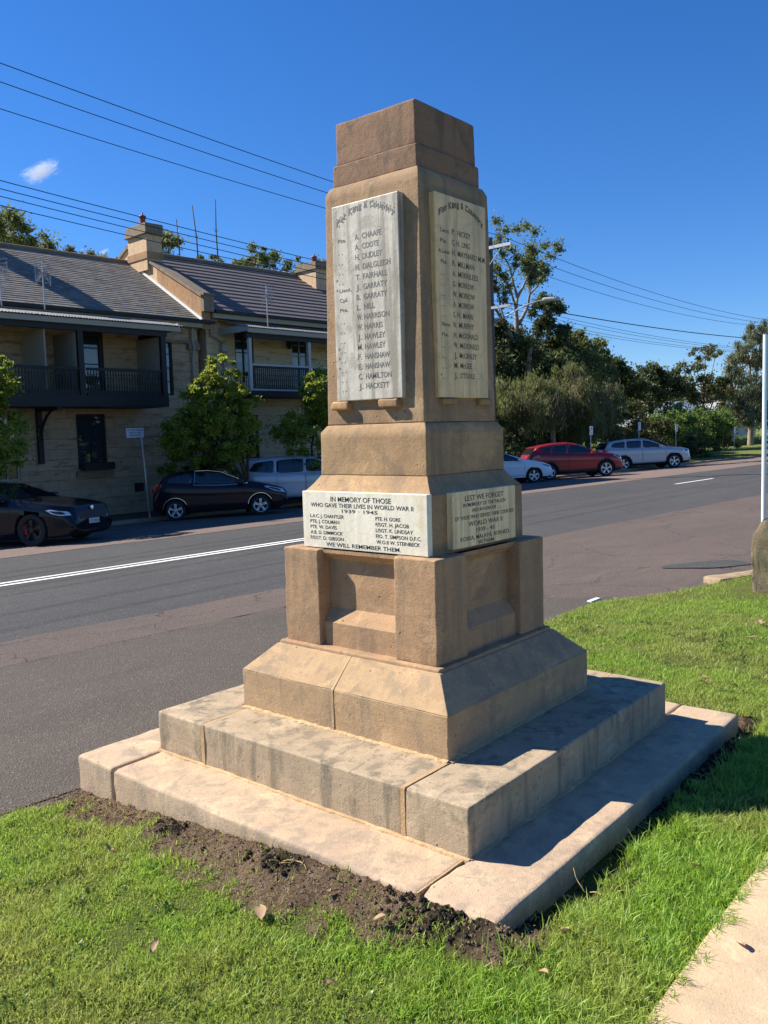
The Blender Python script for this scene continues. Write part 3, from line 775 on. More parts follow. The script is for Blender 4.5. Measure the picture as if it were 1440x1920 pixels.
# ------------------------------------------------------------------ sandstone terrace houses across the street
def wall_mat(name, a, b, c, mort, bw=.62, bh=.30, off=0):
    m = mat(name, a, .9, spec=.2); g = N(m); co = g.co()
    sx = g.n('ShaderNodeSeparateXYZ'); g.l(co, sx.inputs[0])
    cx = g.n('ShaderNodeCombineXYZ'); g.l(g.math('ADD', sx.outputs[0], sx.outputs[1]), cx.inputs[0]); g.l(sx.outputs[2], cx.inputs[1])
    br = g.n('ShaderNodeTexBrick'); br.offset = .43; br.inputs['Scale'].default_value = 1
    br.inputs['Brick Width'].default_value = bw; br.inputs['Row Height'].default_value = bh; br.inputs['Mortar Size'].default_value = .009
    br.inputs['Bias'].default_value = -.1
    br.inputs['Color1'].default_value = (*a, 1); br.inputs['Color2'].default_value = (*b, 1); br.inputs['Mortar'].default_value = (*mort, 1)
    g.l(cx.outputs[0], br.inputs['Vector'])
    col = g.mix(g.ramp(g.noise(co, 1.2, 5, .7, .6), [(.5, 0.0), (.7, .7)]), br.outputs['Color'], c)
    col = g.mix(g.ramp(g.noise(g.mapping(co, sc=(1, 1, 4)), 1.5, 6, .75), [(.52, 0.0), (.62, .7)]), col, (a[0]*.45, a[1]*.42, a[2]*.38))
    g.color(col)
    g.bump(g.math('ADD', g.math('MULTIPLY', br.outputs['Fac'], -.6), g.noise(co, 7, 5, .7)), .02, 1.0)
    return m
M['wall'] = wall_mat('sandstone_ashlar', (.44, .31, .19), (.52, .375, .235), (.38, .22, .13), (.36, .27, .18))
M['wall2'] = wall_mat('cream_rendered_ashlar', (.58, .46, .30), (.62, .50, .33), (.50, .38, .25), (.48, .38, .26), .8, .34)
M['cream'] = stone_mat('cream_render', (.62, .49, .34), (.56, .43, .30), (.66, .54, .40), (.40, .32, .24), .4, seed=21, pits=False)
M['coping'] = stone_mat('grey_coping', (.24, .215, .18), (.20, .18, .15), (.28, .24, .19), seed=22, pits=False)
M['rawstone'] = stone_mat('orange_sandstone', (.38, .26, .15), (.42, .30, .19), (.33, .17, .10), seed=23)
M['trim_dark'] = mat('charcoal_paint', (.007, .0065, .006), .6)
M['trim_cream'] = mat('dull_cream_paint', (.36, .32, .25), .6)
M['trim_grey'] = mat('pale_grey_paint', (.42, .41, .39), .55)
M['screen'] = mat('grey_fibro_screen', (.30, .275, .22), .8)
M['flash'] = mat('white_flashing', (.78, .77, .74), .5)
M['glass'] = mat('window_glass', (.03, .04, .05), .04, spec=.9)
M['sky_patch'] = mat('sky_reflection_colour', (.30, .36, .42), .25, spec=.7)  # pale blue standing in for sky mirrored in the windows
M['terracotta'] = mat('chimney_pot_clay', (.20, .045, .03), .6)
M['galv'] = mat('galvanised_steel', (.42, .43, .44), .45, metal=.6)
M['red_paint'] = mat('red_paint', (.42, .03, .02), .5)
def roof_mat(name, a, b, c, tile_w, row):
    m = mat(name, a, .75, spec=.35); g = N(m); co = g.co()
    sx = g.n('ShaderNodeSeparateXYZ'); g.l(co, sx.inputs[0])
    cx = g.n('ShaderNodeCombineXYZ'); g.l(sx.outputs[0], cx.inputs[0]); g.l(g.math('MULTIPLY', sx.outputs[2], 2.0), cx.inputs[1])
    br = g.n('ShaderNodeTexBrick'); br.inputs['Scale'].default_value = 1; br.inputs['Brick Width'].default_value = tile_w; br.inputs['Row Height'].default_value = row
    br.inputs['Mortar Size'].default_value = .006; br.inputs['Color1'].default_value = (*a, 1); br.inputs['Color2'].default_value = (*b, 1); br.inputs['Mortar'].default_value = (a[0]*.35, a[1]*.35, a[2]*.35, 1)
    g.l(cx.outputs[0], br.inputs['Vector'])
    col = g.mix(g.ramp(g.noise(co, .9, 6, .75, .5), [(.42, 0.0), (.66, .8)]), br.outputs['Color'], c)
    g.color(col); g.bump(g.noise(co, 14, 4, .7), .012)
    return m
M['slate'] = roof_mat('grey_slate', (.13, .12, .105), (.24, .22, .195), (.18, .155, .13), .26, .19)
M['tiles'] = roof_mat('brown_concrete_tiles', (.12, .10, .098), (.15, .125, .12), (.13, .115, .115), 1.2, .33)
m = mat('corrugated_iron', (.20, .205, .21), .5, metal=.2); M['iron'] = m

def stepped_roof(s0, s1, v0, z0, v1, z1, rows, lift):
    """front slope laid in overlapping courses, plus a plain back slope"""
    mb = MB(); dv = (v1-v0)/rows; dz = (z1-z0)/rows; ns = max(1, int((s1-s0)/1.2))
    rr_ = random.Random(3)
    for k in range(rows):
        va, vb = v0+dv*k, v0+dv*(k+1)+.02; za, zb = z0+dz*k+lift, z0+dz*(k+1)+.012
        js = [0]+[rr_.uniform(-.004, .006) for _ in range(ns-1)]+[0]
        top = []; bot = []; bk = []
        for i in range(ns+1):
            s = s0+(s1-s0)*i/ns
            bot.append((s, va, za-lift*1.6)); top.append((s, va, za+js[i])); bk.append((s, vb, zb))
        n = ns+1; mb.add(bot+top+bk, [(i, i+1, n+i+1, n+i) for i in range(ns)]+[(n+i, n+i+1, 2*n+i+1, 2*n+i) for i in range(ns)])
    mb.add([(s0, v1, z1+.01), (s1, v1, z1+.01), (s1, v1+(v1-v0), z0), (s0, v1+(v1-v0), z0)], [(0, 1, 2, 3)])
    return mb
def corrugated(s0, s1, v0, z0, v1, z1, pitch=.085, amp=.011):
    mb = MB(); n = int((s1-s0)/pitch*4); a = []; b = []
    for i in range(n+1):
        s = s0+(s1-s0)*i/n; h = amp*math.sin(2*math.pi*s/pitch); a.append((s, v0, z0+h)); b.append((s, v1, z1+h))
    k = n+1; a2 = [(p[0], p[1], p[2]-.004) for p in a]; b2 = [(p[0], p[1], p[2]-.004) for p in b]
    mb.add(a+b, [(i, i+1, k+i+1, k+i) for i in range(n)]); mb.add(a2+b2, [(i, k+i, k+i+1, i+1) for i in range(n)])
    mb.add(a+a2, [(i, k+i, k+i+1, i+1) for i in range(n)])
    return mb
def opening(root, nm, s0, s1, z0, z1, v, cols=1, rows=3, fr=M['trim_dark'], fw_=.06, sky_patches=None, door=False):
    """a window or glazed door set in the wall: frame, pane"""
    f = MB()
    f.box(s0, s0+fw_, v-.06, v+.04, z0, z1); f.box(s1-fw_, s1, v-.06, v+.04, z0, z1)
    f.box(s0+fw_, s1-fw_, v-.06, v+.04, z1-fw_, z1); f.box(s0+fw_, s1-fw_, v-.06, v+.04, z0, z0+fw_*(4 if door else 1))
    w_ = (s1-s0-2*fw_)
    for i in range(1, cols): x = s0+fw_+w_*i/cols; f.box(x-.018, x+.018, v-.045, v+.03, z0+fw_, z1-fw_)
    for j in range(1, rows): z = z0+(z1-z0)*j/rows; f.box(s0+fw_, s1-fw_, v-.043, v+.028, z-.015, z+.015)
    o = part(nm, f, fr, root)
    p = MB().box(s0+fw_, s1-fw_, v-.012, v+.002, z0+fw_, z1-fw_); sub('pane', p, M['glass'], o, root)
    if sky_patches:
        for (a, b, c, d) in sky_patches:
            q = MB().box(a, b, v-.02, v-.013, c, d); sub('painted_sky_reflection', q, M['sky_patch'], o, root)  # sky reflection painted as a pale patch just outside the glass
    return o
def wall_with_holes(s0, s1, z0, z1, v, th, holes):
    mb = MB(); zs = sorted({z0, z1}|{h[2] for h in holes}|{h[3] for h in holes}); ss = sorted({s0, s1}|{h[0] for h in holes}|{h[1] for h in holes})
    for i in range(len(ss)-1):
        run = None
        for j in range(len(zs)-1):
            cs, cz = (ss[i]+ss[i+1])/2, (zs[j]+zs[j+1])/2
            if any(h[0] < cs < h[1] and h[2] < cz < h[3] for h in holes): continue
            mb.box(ss[i], ss[i+1], v, v+th, zs[j], zs[j+1])
    return mb
def balustrade(s0, s1, v, z0, z1, top_h=.07, bar=.011, pitch=.085, lace=False):
    mb = MB(); mb.box(s0, s1, v-.03, v+.03, z1-top_h, z1); mb.box(s0, s1, v-.02, v+.02, z0, z0+.05)
    n = int((s1-s0)/pitch)
    for i in range(n):
        s = s0+(s1-s0)*(i+.5)/n; mb.box(s-bar, s+bar, v-.01, v+.01, z0+.05, z1-top_h)
        if lace:
            for k in range(4):
                z = z0+.12+(z1-z0-.25)*k/3.0; r = pitch*.5
                mb.add([(s-r, v-.012, z), (s, v-.012, z-r*.9), (s+r, v-.012, z), (s, v-.012, z+r*.9)], [(0, 1, 2, 3)])
                if k % 2: mb.box(s-r, s+r, v-.009, v+.009, z+.05, z+.065)
    if not lace:
        mb.box(s0, s1, v-.012, v+.012, z1-top_h-.12, z1-top_h-.105)
        for i in range(n*2):
            s = s0+(s1-s0)*(i+.5)/(n*2); mb.box(s-.016, s+.016, v-.009, v+.009, z0+.05, z0+.16)
    return mb
WV = 21.0; GZ = -.95
# ---- left house
h1 = thing('terrace_house', 'sandstone terrace house with slate roof, dark balcony and tall pale chimney at the left', 'house', (10.0, WV, -.66), street=True)
P1 = 13.12
holes = [(8.98, 9.76, 2.98, 4.90), (11.72, 12.14, 3.05, 4.80), (8.76, 9.70, .84, 2.46), (6.35, 7.05, .60, 2.42), (5.2, 6.0, -.6, 2.0), (5.6, 6.3, 2.98, 4.9)]
part('wall', wall_with_holes(0.5, P1, GZ, 5.44, WV, .30, holes), M['wall'], h1)
bw = MB().box(.5, P1, 21.31, 29.2, GZ, 5.40); part('rear_wing', bw, M['wall'], h1)
part('roof', stepped_roof(.3, P1-.02, 20.62, 5.42, 25.0, 7.95, 30, .018), M['slate'], h1)
rc = MB().tube([(.3, 25.0, 7.98), (P1, 25.0, 7.98)], .07, 8); part('ridge_capping', rc, M['coping'], h1)
gt = MB(); gt.box(.3, 13.5, 20.48, 20.62, 5.36, 5.46); part('gutter', gt, M['trim_dark'], h1)
fa = MB(); fa.box(.3, 13.1, 20.625, 20.99, 5.22, 5.40); part('fascia', fa, M['trim_cream'], h1)
# party wall with raking coping, and the chimney astride it
def rake(v): return 5.42+(v-20.62)*(7.95-5.42)/(25.0-20.62)
pw = MB()
pw.prism([(20.70, 5.20), (20.70, 6.20), (23.2, 7.48), (23.2, 6.4)], 'x', P1, 13.46)
part('parapet_wall', pw, M['rawstone'], h1)
pw2 = MB().prism([(23.2, 6.0), (23.2, 7.481), (25.1, 8.44), (27.2, 7.35), (27.2, 6.2)], 'x', P1-.003, 13.463)
part('rendered_gable', pw2, M['cream'], h1)
cp = MB()
cp.prism([(20.60, 6.20), (20.60, 6.30), (25.0, 8.55), (25.0, 8.45)], 'x', P1-.07, 13.53)
cp.prism([(25.0, 8.45), (25.0, 8.55), (27.3, 7.45), (27.3, 7.35)], 'x', P1-.07, 13.53)
part('coping', cp, M['coping'], h1)
kn = MB(); kn.box(P1-.02, 13.50, 20.52, 20.70, 5.75, 6.26); kn.box(P1-.05, 13.53, 20.48, 20.72, 6.26, 6.33); part('kneeler_stone', kn, M['coping'], h1)
fl = MB(); fl.prism([(20.62, 5.44), (20.62, 5.53), (25.0, 8.07), (25.0, 7.98)], 'x', P1-.06, P1-.004); part('flashing', fl, M['flash'], h1)
ch = MB(); ch.box(13.02, 13.62, 23.62, 24.86, 7.5, 8.82)
cho = part('chimney', ch, M['cream'], h1, bevel=.015)
c2 = MB(); c2.box(12.99, 13.65, 23.59, 24.89, 7.9, 8.14); sub('chimney_base', c2, M['rawstone'], cho, h1)
c3 = MB(); c3.box(12.93, 13.71, 23.53, 24.95, 8.72, 8.80); c3.box(12.97, 13.67, 23.57, 24.91, 8.80, 9.10); sub('chimney_cap', c3, M['coping'], cho, h1, bevel=.015)
def pot(s, v, z):
    return MB().lathe([(.0, 0), (.12, 0), (.13, .04), (.11, .06), (.10, .26), (.135, .28), (.135, .31), (.10, .34), (.07, .36), (.03, .38), (.03, .44), (0, .44)], (s, v, z), n=16)
sub('chimney_pot', pot(13.2, 24.1, 9.10), M['terracotta'], cho, h1, smooth=True)
ch2 = MB().box(7.25, 7.95, 24.4, 25.5, 7.5, 9.6); part('chimney', ch2, M['cream'], h1)
# balcony
part('balcony_floor', MB().box(2.0, 11.0, 19.52, WV, 2.62, 2.92), M['trim_dark'], h1)
vr = corrugated(2.0, 11.50, 19.35, 5.03, 20.98, 5.38); part('veranda_roof', vr, M['iron'], h1)
fb = MB(); fb.box(2.0, 11.46, 19.42, 19.47, 4.86, 5.00); fb.box(11.41, 11.46, 19.47, 20.98, 4.90, 5.12); part('veranda_fascia', fb, M['trim_cream'], h1)
bb = MB(); bb.box(2.0, 11.05, 19.53, 19.66, 4.70, 4.86); bb.box(10.95, 11.04, 19.66, 20.99, 4.72, 4.86); part('veranda_beam', bb, M['trim_dark'], h1)
for s in (10.93, 8.32, 5.4): part('post', MB().box(s-.10, s+.06, 19.53, 19.65, 2.92, 4.70), M['trim_dark'], h1)
for s in (10.90, 8.24, 7.35): part('balcony_screen', MB().box(s-.03, s+.01, 19.66, 20.99, 2.93, 4.70), M['screen'], h1)
for (a, b) in ((8.45, 10.83), (5.5, 8.22), (2.1, 5.3)): part('balustrade', balustrade(a, b, 19.59, 2.92, 3.70), M['trim_dark'], h1)
for s in (7.62,):
    b = MB(); b.box(s-.07, s+.07, 20.86, 20.99, 1.05, 2.62)
    pts = [(s, 20.90-.0, 1.55)]+[(s, 20.90-1.25*(1-math.cos(t)), 1.55+1.05*math.sin(t)) for t in np.linspace(.1, math.pi/2, 8)]
    b.tube(pts, .04, 6); b.box(s-.07, s+.07, 19.6, 20.86, 2.53, 2.62)
    part('bracket', b, M['trim_dark'], h1)
opening(h1, 'balcony_door', 8.98, 9.76, 2.98, 4.90, 21.10, 1, 4, sky_patches=[(9.16, 9.60, 3.62, 4.36)], fw_=.12)
opening(h1, 'window', 11.72, 12.14, 3.05, 4.80, 21.10, 1, 4, sky_patches=[(11.80, 12.06, 3.95, 4.55)])
opening(h1, 'window', 8.76, 9.70, .84, 2.46, 21.12, 2, 2, fw_=.08)
opening(h1, 'window', 6.35, 7.05, .60, 2.42, 21.12, 2, 3, fr=M['trim_cream'])
opening(h1, 'window', 5.6, 6.3, 2.98, 4.90, 21.12, 1, 3)
part('door', MB().box(5.2, 6.0, 21.1, 21.16, -.6, 2.0), M['red_paint'], h1)
part('window_sill', MB().box(8.66, 9.80, 20.86, 21.06, .60, .78), M['coping'], h1)
bx = MB().box(8.74, 9.72, 20.60, 20.85, .80, 1.02); wb_ = part('window_box', bx, M['trim_dark'], h1)
cor = MB(); cor.box(11.6, 13.1, 20.90, 20.995, 4.72, 4.82); cor.box(12.68, 13.10, 20.84, 20.99, 4.52, 4.715); part('string_course', cor, M['coping'], h1)
dp = MB(); dp.tube([(12.85, 20.80, 5.36), (12.85, 20.88, 5.2), (12.85, 20.90, 4.85), (12.85, 20.80, 4.6), (12.85, 20.90, 4.3), (12.85, 20.92, GZ)], .045, 8)
part('downpipe', dp, M['trim_cream'], h1)
vt = MB().box(10.55, 10.85, 20.97, 20.995, .05, .32); part('wall_vent', vt, M['trim_dark'], h1)

# ---- second house
h2 = thing('terrace_house', 'cream stone terrace house with brown tiled roof and pale balcony posts behind the street tree', 'house', (17.0, WV, -.66), street=True)
Q0, Q1 = 13.465, 25.6
holes = [(14.62, 15.42, 3.1, 5.28), (17.15, 17.95, 3.1, 5.28), (14.7, 15.5, .9, 2.42), (20.5, 21.3, 3.1, 5.28), (18.2, 19.1, .9, 2.42)]
part('wall', wall_with_holes(Q0, Q1, GZ, 5.78, WV, .30, holes), M['wall2'], h2)
part('rear_wing', MB().box(Q0, Q1, 21.31, 28.9, GZ, 5.75), M['wall2'], h2)
part('roof', stepped_roof(Q0+.0, Q1, 20.60, 5.80, 25.0, 8.36, 14, .042), M['tiles'], h2)
part('ridge_capping', MB().tube([(Q0, 25.0, 8.40), (Q1, 25.0, 8.40)], .085, 8), M['coping'], h2)
part('gutter', MB().box(Q0+.06, Q1, 20.46, 20.60, 5.73, 5.83), M['trim_dark'], h2)
part('fascia', MB().box(Q0+.06, Q1, 20.605, 20.99, 5.58, 5.76), M['trim_cream'], h2)
part('veranda_roof', corrugated(13.9, Q1, 19.30, 5.19, 20.98, 5.55), M['iron'], h2)
fb = MB(); fb.box(13.95, Q1, 19.36, 19.42, 5.02, 5.16); fb.box(13.95, 14.0, 19.42, 20.98, 5.06, 5.28); part('veranda_fascia', fb, M['trim_cream'], h2)
part('veranda_beam', MB().box(14.0, Q1, 19.53, 19.63, 4.86, 5.02), M['trim_dark'], h2)
part('balcony_floor', MB().box(14.05, Q1, 19.50, WV, 2.98, 3.16), M['trim_dark'], h2)
for s in (14.15, 16.72, 19.3, 21.9): part('post', MB().box(s-.055, s+.055, 19.54, 19.64, 3.17, 4.88), M['trim_grey'], h2)
for (a, b) in ((14.21, 16.66), (16.78, 19.24), (19.36, 21.8)):
    bo = part('balustrade', balustrade(a, b, 19.59, 3.22, 3.98, lace=True, bar=.013), M['trim_dark'], h2)
    q = MB(); q.box(a, b, 19.55, 19.63, 3.98, 4.04); q.box(a, b, 19.54, 19.64, 3.165, 3.225); sub('rail', q, M['trim_grey'], bo, h2)
opening(h2, 'balcony_door', 14.62, 15.42, 3.1, 5.28, 21.10, 2, 3, sky_patches=[(14.70, 14.94, 4.22, 4.62), (15.10, 15.32, 4.22, 4.62)])
opening(h2, 'balcony_door', 17.15, 17.95, 3.1, 5.28, 21.10, 2, 3, fr=M['trim_cream'], sky_patches=[(17.22, 17.5, 3.5, 4.5), (17.6, 17.85, 3.5, 4.5)])
opening(h2, 'window', 14.7, 15.5, .9, 2.42, 21.10, 2, 3); opening(h2, 'window', 18.2, 19.1, .9, 2.42, 21.10, 2, 3); opening(h2, 'balcony_door', 20.5, 21.3, 3.1, 5.28, 21.10, 2, 3)
part('wall_lantern', MB().lathe([(0, 0), (.07, .04), (.10, .15), (.10, .32), (.04, .40), (0, .42)], (16.95, 20.88, 4.75), n=10), M['trim_dark'], h2)
dp = MB(); dp.tube([(13.62, 20.80, 5.73), (13.62, 20.92, 5.5), (13.62, 20.92, 5.05), (14.1, 20.92, 4.80), (14.1, 20.92, GZ)], .05, 8); dp.box(13.95, 14.25, 20.78, 20.98, 4.52, 4.76)
part('downpipe', dp, M['trim_cream'], h2)
ch = MB().box(20.95, 21.70, 23.75, 24.95, 7.6, 8.66); cho = part('chimney', ch, M['cream'], h2)
sub('chimney_cap', MB().box(20.88, 21.77, 23.68, 25.02, 8.50, 8.58).box(20.92, 21.73, 23.72, 24.98, 8.58, 8.80), M['coping'], cho, h2)
sub('chimney_pot', pot(21.38, 24.3, 8.80), M['terracotta'], cho, h2, smooth=True)
# ---- antennas
def antenna(name, label, s, v, z, h):
    t = thing(name, label, 'antenna', (s, v, z), street=True, group='television antennas on the roofs')
    part('mast', MB().tube([(s, v, z), (s, v, z+h)], .018, 6), M['galv'], t)
    e = MB()
    for side in (-1, 1):
        e.tube([(s+side*.21, v, z+h*.52), (s+side*.21, v, z+h)], .010, 4)
        for k in range(9):
            zz = z+h*.52+h*.48*k/8; e.tube([(s, v-.03, z+h*.76), (s+side*.21, v, zz)], .006, 4)
    for k in range(6):
        zz = z+h*.55+h*.44*k/5
        e.tube([(s-.17, v-.16, zz+.03), (s, v-.12, zz), (s+.17, v-.16, zz+.03)], .008, 4)
    part('elements', e, M['galv'], t)
    return t
antenna('tv_antenna', 'skeletal television antenna on the slate roof of the left house', 7.73, 20.35, 5.30, 1.30)
antenna('tv_antenna', 'skeletal television antenna above the veranda of the brown tiled house', 15.12, 19.8, 5.28, 1.38)
antenna('tv_antenna', 'television antenna cut off by the left edge of the photo above the slate roof', 6.55, 20.35, 5.30, 1.22)
# ------------------------------------------------------------------ cars
def paint(name, col, metal=.3, rough=.35):
    m = mat(name, col, .16 if max(col) < .1 else rough+.05, 0 if max(col) < .1 else metal*.6, .25, .12 if max(col) < .1 else .7); return m
C_ = dict(black=paint('black_paint', (.008, .009, .014), .2, .3), plum=paint('dark_plum_paint', (.022, .011, .016), .4, .35), silver=paint('silver_paint', (.46, .49, .54), .7, .35),
          white=paint('white_car_paint', (.78, .79, .80), 0, .3), red=paint('red_car_paint', (.30, .012, .018), .35, .32), silver2=paint('grey_silver_paint', (.42, .44, .46), .7, .35))
M['carglass'] = mat('car_glass', (.012, .014, .018), .03, spec=.9)
M['tyre'] = mat('tyre_rubber', (.018, .018, .018), .85)
M['rim'] = mat('alloy_rim', (.55, .56, .58), .3, .8)
M['rim_dark'] = mat('black_rim', (.02, .02, .022), .3, .5)
M['trim'] = mat('black_plastic', (.015, .015, .016), .6)
M['chrome'] = mat('chrome', (.7, .7, .72), .15, 1.0)
M['lens'] = mat('headlight_lens', (.50, .54, .60), .1, .3, .8, 1.0)
M['tail'] = mat('tail_light_lens', (.40, .01, .01), .2, 0, .6, 1.0)
M['plate'] = mat('number_plate', (.55, .56, .56), .5)
M['plate_ink'] = mat('plate_ink', (.03, .03, .05), .5)
M['caliper'] = mat('red_brake_caliper', (.4, .02, .01), .5)
def pl(prof, x):
    xs_ = [p[0] for p in prof][::-1]; zs_ = [p[1] for p in prof][::-1]
    return np.interp(x, xs_, zs_)
def smooth_prof(prof, k=.09):
    xs_ = np.linspace(prof[-1][0], prof[0][0], 500); z = pl(prof, xs_)
    wdt = max(1, int(k/(xs_[1]-xs_[0]))); ker = np.hanning(2*wdt+3); ker /= ker.sum()
    zp = np.pad(z, (wdt+1, wdt+1), mode='edge'); z2 = np.convolve(zp, ker, 'valid')
    return [(a, b) for a, b in zip(xs_[::-1], z2[::-1])]
def inpoly(px, pz, poly):
    c = False; j = len(poly)-1
    for i in range(len(poly)):
        if (poly[i][1] > pz) != (poly[j][1] > pz) and px < (poly[j][0]-poly[i][0])*(pz-poly[i][1])/(poly[j][1]-poly[i][1])+poly[i][0]: c = not c
        j = i
    return c
def car(name, label, cat, sp, pos, heading, scale, group='cars parked at an angle to the far kerb', plate=None):
    """x forward, y to the left, z up, origin on the ground at mid wheelbase"""
    t = thing(name, label, cat, (0, 0, 0), group)
    W, wb, r = sp['W'], sp['wb'], sp['r']; top = smooth_prof(sp['top']); belt = smooth_prof(sp['belt'], .15)
    xf, xr = sp['top'][0][0], sp['top'][-1][0]; zb = sp['sill']; hw = W/2
    nx = int((xf-xr)/.024); XS = np.linspace(xf, xr, nx); nr = 30
    P = np.zeros((nx, 2*nr-1, 3))
    zr = max(p[1] for p in sp['top'])
    for i, x in enumerate(XS):
        zt = float(pl(top, x)); zbl = min(float(pl(belt, x)), zt-.015)
        df = (xf-x); dr = (x-xr)
        wf = hw*(1-.24*max(0, 1-df/.6)**2.2); wr_ = hw*(1-.16*max(0, 1-dr/.55)**2.2); ww = min(wf, wr_)
        zlo = zb+.10*max(0, 1-df/.35)**2+.12*max(0, 1-dr/.4)**2
        tum = sp.get('tumble', .42)
        wt = ww-.03-max(0, zt-zbl)*tum*.62
        pts = [(0, zlo), (ww*.86, zlo), (ww*.955, zlo+.05), (ww*.985, zlo+.17), (ww*.992, zlo+(zbl-zlo)*.62), (ww*.998, zlo+(zbl-zlo)*.70), (ww*.985, zbl-.03), (ww*.955, zbl)]
        hgt = zt-zbl
        ew = wt-.02
        pts += [(ww*.955+(ew-ww*.955)*.5, zbl+hgt*.52), (ew, zbl+hgt*.86), (ew-.07, zbl+hgt*.955), (ew*.72, zt-.012 if hgt > .05 else zt-hgt*.15), (ew*.38, zt-.003), (0, zt)]
        pts = np.array(pts); dd = np.r_[0, np.cumsum(np.hypot(*np.diff(pts, axis=0).T))]
        # fixed shares per section so that feature lines stay aligned
        kn = np.array([0, 3, 4, 6, 12, 14, 16, 17, 21, 24, 25, 27, 28, 29])
        y = np.interp(np.arange(nr), kn, pts[:, 0]); z = np.interp(np.arange(nr), kn, pts[:, 1])
        P[i, nr-1:, 0] = x; P[i, nr-1:, 1] = y[::-1][::-1]; P[i, nr-1:, 2] = z
        P[i, :nr, 0] = x; P[i, :nr, 1] = -y[::-1]; P[i, :nr, 2] = z[::-1]
    # ring runs top centre(-y) .. bottom centre .. top centre(+y)
    nrg = 2*nr-1; V = P.reshape(-1, 3)
    cls = {}
    arch = sp.get('arch', r+.055); axx = (wb/2, -wb/2)
    ws = sp['screen']; rs = sp['rear_screen']
    for i in range(nx-1):
        for j in range(nrg-1):
            q = (i*nrg+j, (i+1)*nrg+j, (i+1)*nrg+j+1, i*nrg+j+1)
            c = V[list(q)].mean(0); x, y, z = c; ay = abs(y)
            if ay > hw-.30 and any((x-a)**2+(z-r)**2 < arch**2 for a in axx) and z < r+arch: continue
            n_ = np.cross(V[q[2]]-V[q[0]], V[q[3]]-V[q[1]]); n_ /= (np.linalg.norm(n_)+1e-9); ny = abs(n_[1])
            k = 'body'
            if ny > .5 and z > float(pl(belt, x))-.02:
                pass
            jj = abs(j-(nrg-1)/2.0)
            wtop = float(pl(top, x)); tb = float(pl(belt, x)); edge = V[i*nrg+(nrg-1)//2+24][1] if True else 0
            if k == 'body' and ws[1] < x < ws[0] and ay < edge-.01 and z > tb-.02 and jj > 24: k = ('windscreen', 0, 0)
            if k == 'body' and rs[1] < x < rs[0] and ay < edge-.04 and z > tb-.02 and jj > 24: k = ('rear_window', 0, 0)
            if k == 'body':
                if k == 'body' and z < zb+sp.get('clad', .07): k = ('sill_trim', 0, 0)
                if k == 'body' and sp.get('clad', .07) > .12 and any((x-a)**2+(z-r)**2 < (arch+.06)**2 for a in axx) and ay > hw-.3: k = ('sill_trim', 0, 0)
                for (gy, g0, g1) in sp.get('grille', ()):
                    if x > xf-.22 and ay < gy and g0 < z < g1: k = ('grille', 0, 0)
                if k == 'body' and ny > .5:
                    for di, (d0, d1) in enumerate(sp['doors']):
                        if d1 < x < d0 and z > zb+.12 and z < 1.2*zr and z < float(pl(belt, x))+.0: k = ('door', di, y > 0)
            cls.setdefault(k, []).append(q)
    capf = [tuple(range(nrg)), tuple(((nx-1)*nrg+i) for i in range(nrg-1, -1, -1))]
    cls.setdefault('body', []).extend(capf)
    mats = {'body': sp['paint'], 'side_window': M['carglass'], 'windscreen': M['carglass'], 'rear_window': M['carglass'], 'headlight': M['lens'], 'tail_light': M['tail'], 'sill_trim': sp.get('cladmat', M['trim']), 'grille': M['trim'], 'door': sp['paint']}
    doors = {}
    vn = {}
    for k, fs in cls.items():
        kn_ = k if isinstance(k, str) else k[0]
        used = sorted({i for f in fs for i in f}); mp = {a: b for b, a in enumerate(used)}
        vv_ = V[used].copy()
        if 'window' in kn_ or kn_ in ('windscreen', 'grille'):
            vv_[:, 1] *= .992; vv_[:, 2] -= (.004 if kn_ != 'side_window' else 0)
        me_o = mesh_obj(kn_, vv_, [tuple(mp[i] for i in f) for f in fs], mats[kn_], t, smooth=(kn_ not in ('grille',)), fix=True)
        if kn_ == 'door': doors[k] = me_o
    # shut lines, handles, window trim
    def side_y(x, z):
        u = np.clip((x-XS[0])/(XS[1]-XS[0]), 0, nx-1.001); i = int(u); f = u-i; r_ = []
        for q in (i, i+1): r_.append(float(np.interp(z, P[q, nr-1:, 2][3:25], P[q, nr-1:, 1][3:25])))
        return r_[0]*(1-f)+r_[1]*f
    def patch(nm, pg, sg, m_, off, rings=6, sub_=8):
        out = []
        for i in range(len(pg)):
            p, q = pg[i], pg[(i+1) % len(pg)]
            for k in range(sub_): out.append((p[0]+(q[0]-p[0])*k/sub_, p[1]+(q[1]-p[1])*k/sub_))
        for _ in range(2): out = [((out[i-1][0]+out[i][0]*2+out[(i+1) % len(out)][0])/4, (out[i-1][1]+out[i][1]*2+out[(i+1) % len(out)][1])/4) for i in range(len(out))]
        cx_ = sum(p[0] for p in out)/len(out); cz_ = sum(p[1] for p in out)/len(out); n = len(out); mb = MB(); vs = []
        for r_ in range(rings+1):
            t_ = 1-r_/rings
            for (x, z) in out:
                xx, zz_ = cx_+(x-cx_)*t_, cz_+(z-cz_)*t_
                vs.append((xx, sg*(side_y(xx, zz_)+off), zz_))
        vs += [(x, sg*(side_y(x, z)-.01), z) for (x, z) in out]
        fs = [(r_*n+i, r_*n+(i+1) % n, (r_+1)*n+(i+1) % n, (r_+1)*n+i) for r_ in range(rings-1) for i in range(n)]
        fs += [((rings-1)*n+i, (rings-1)*n+(i+1) % n, rings*n) for i in range(n)]
        e_ = (rings+1)*n; fs += [(i, (i+1) % n, e_+(i+1) % n, e_+i) for i in range(n)]
        mb.add(vs, fs); return part(nm, mb, m_, t, smooth=False)
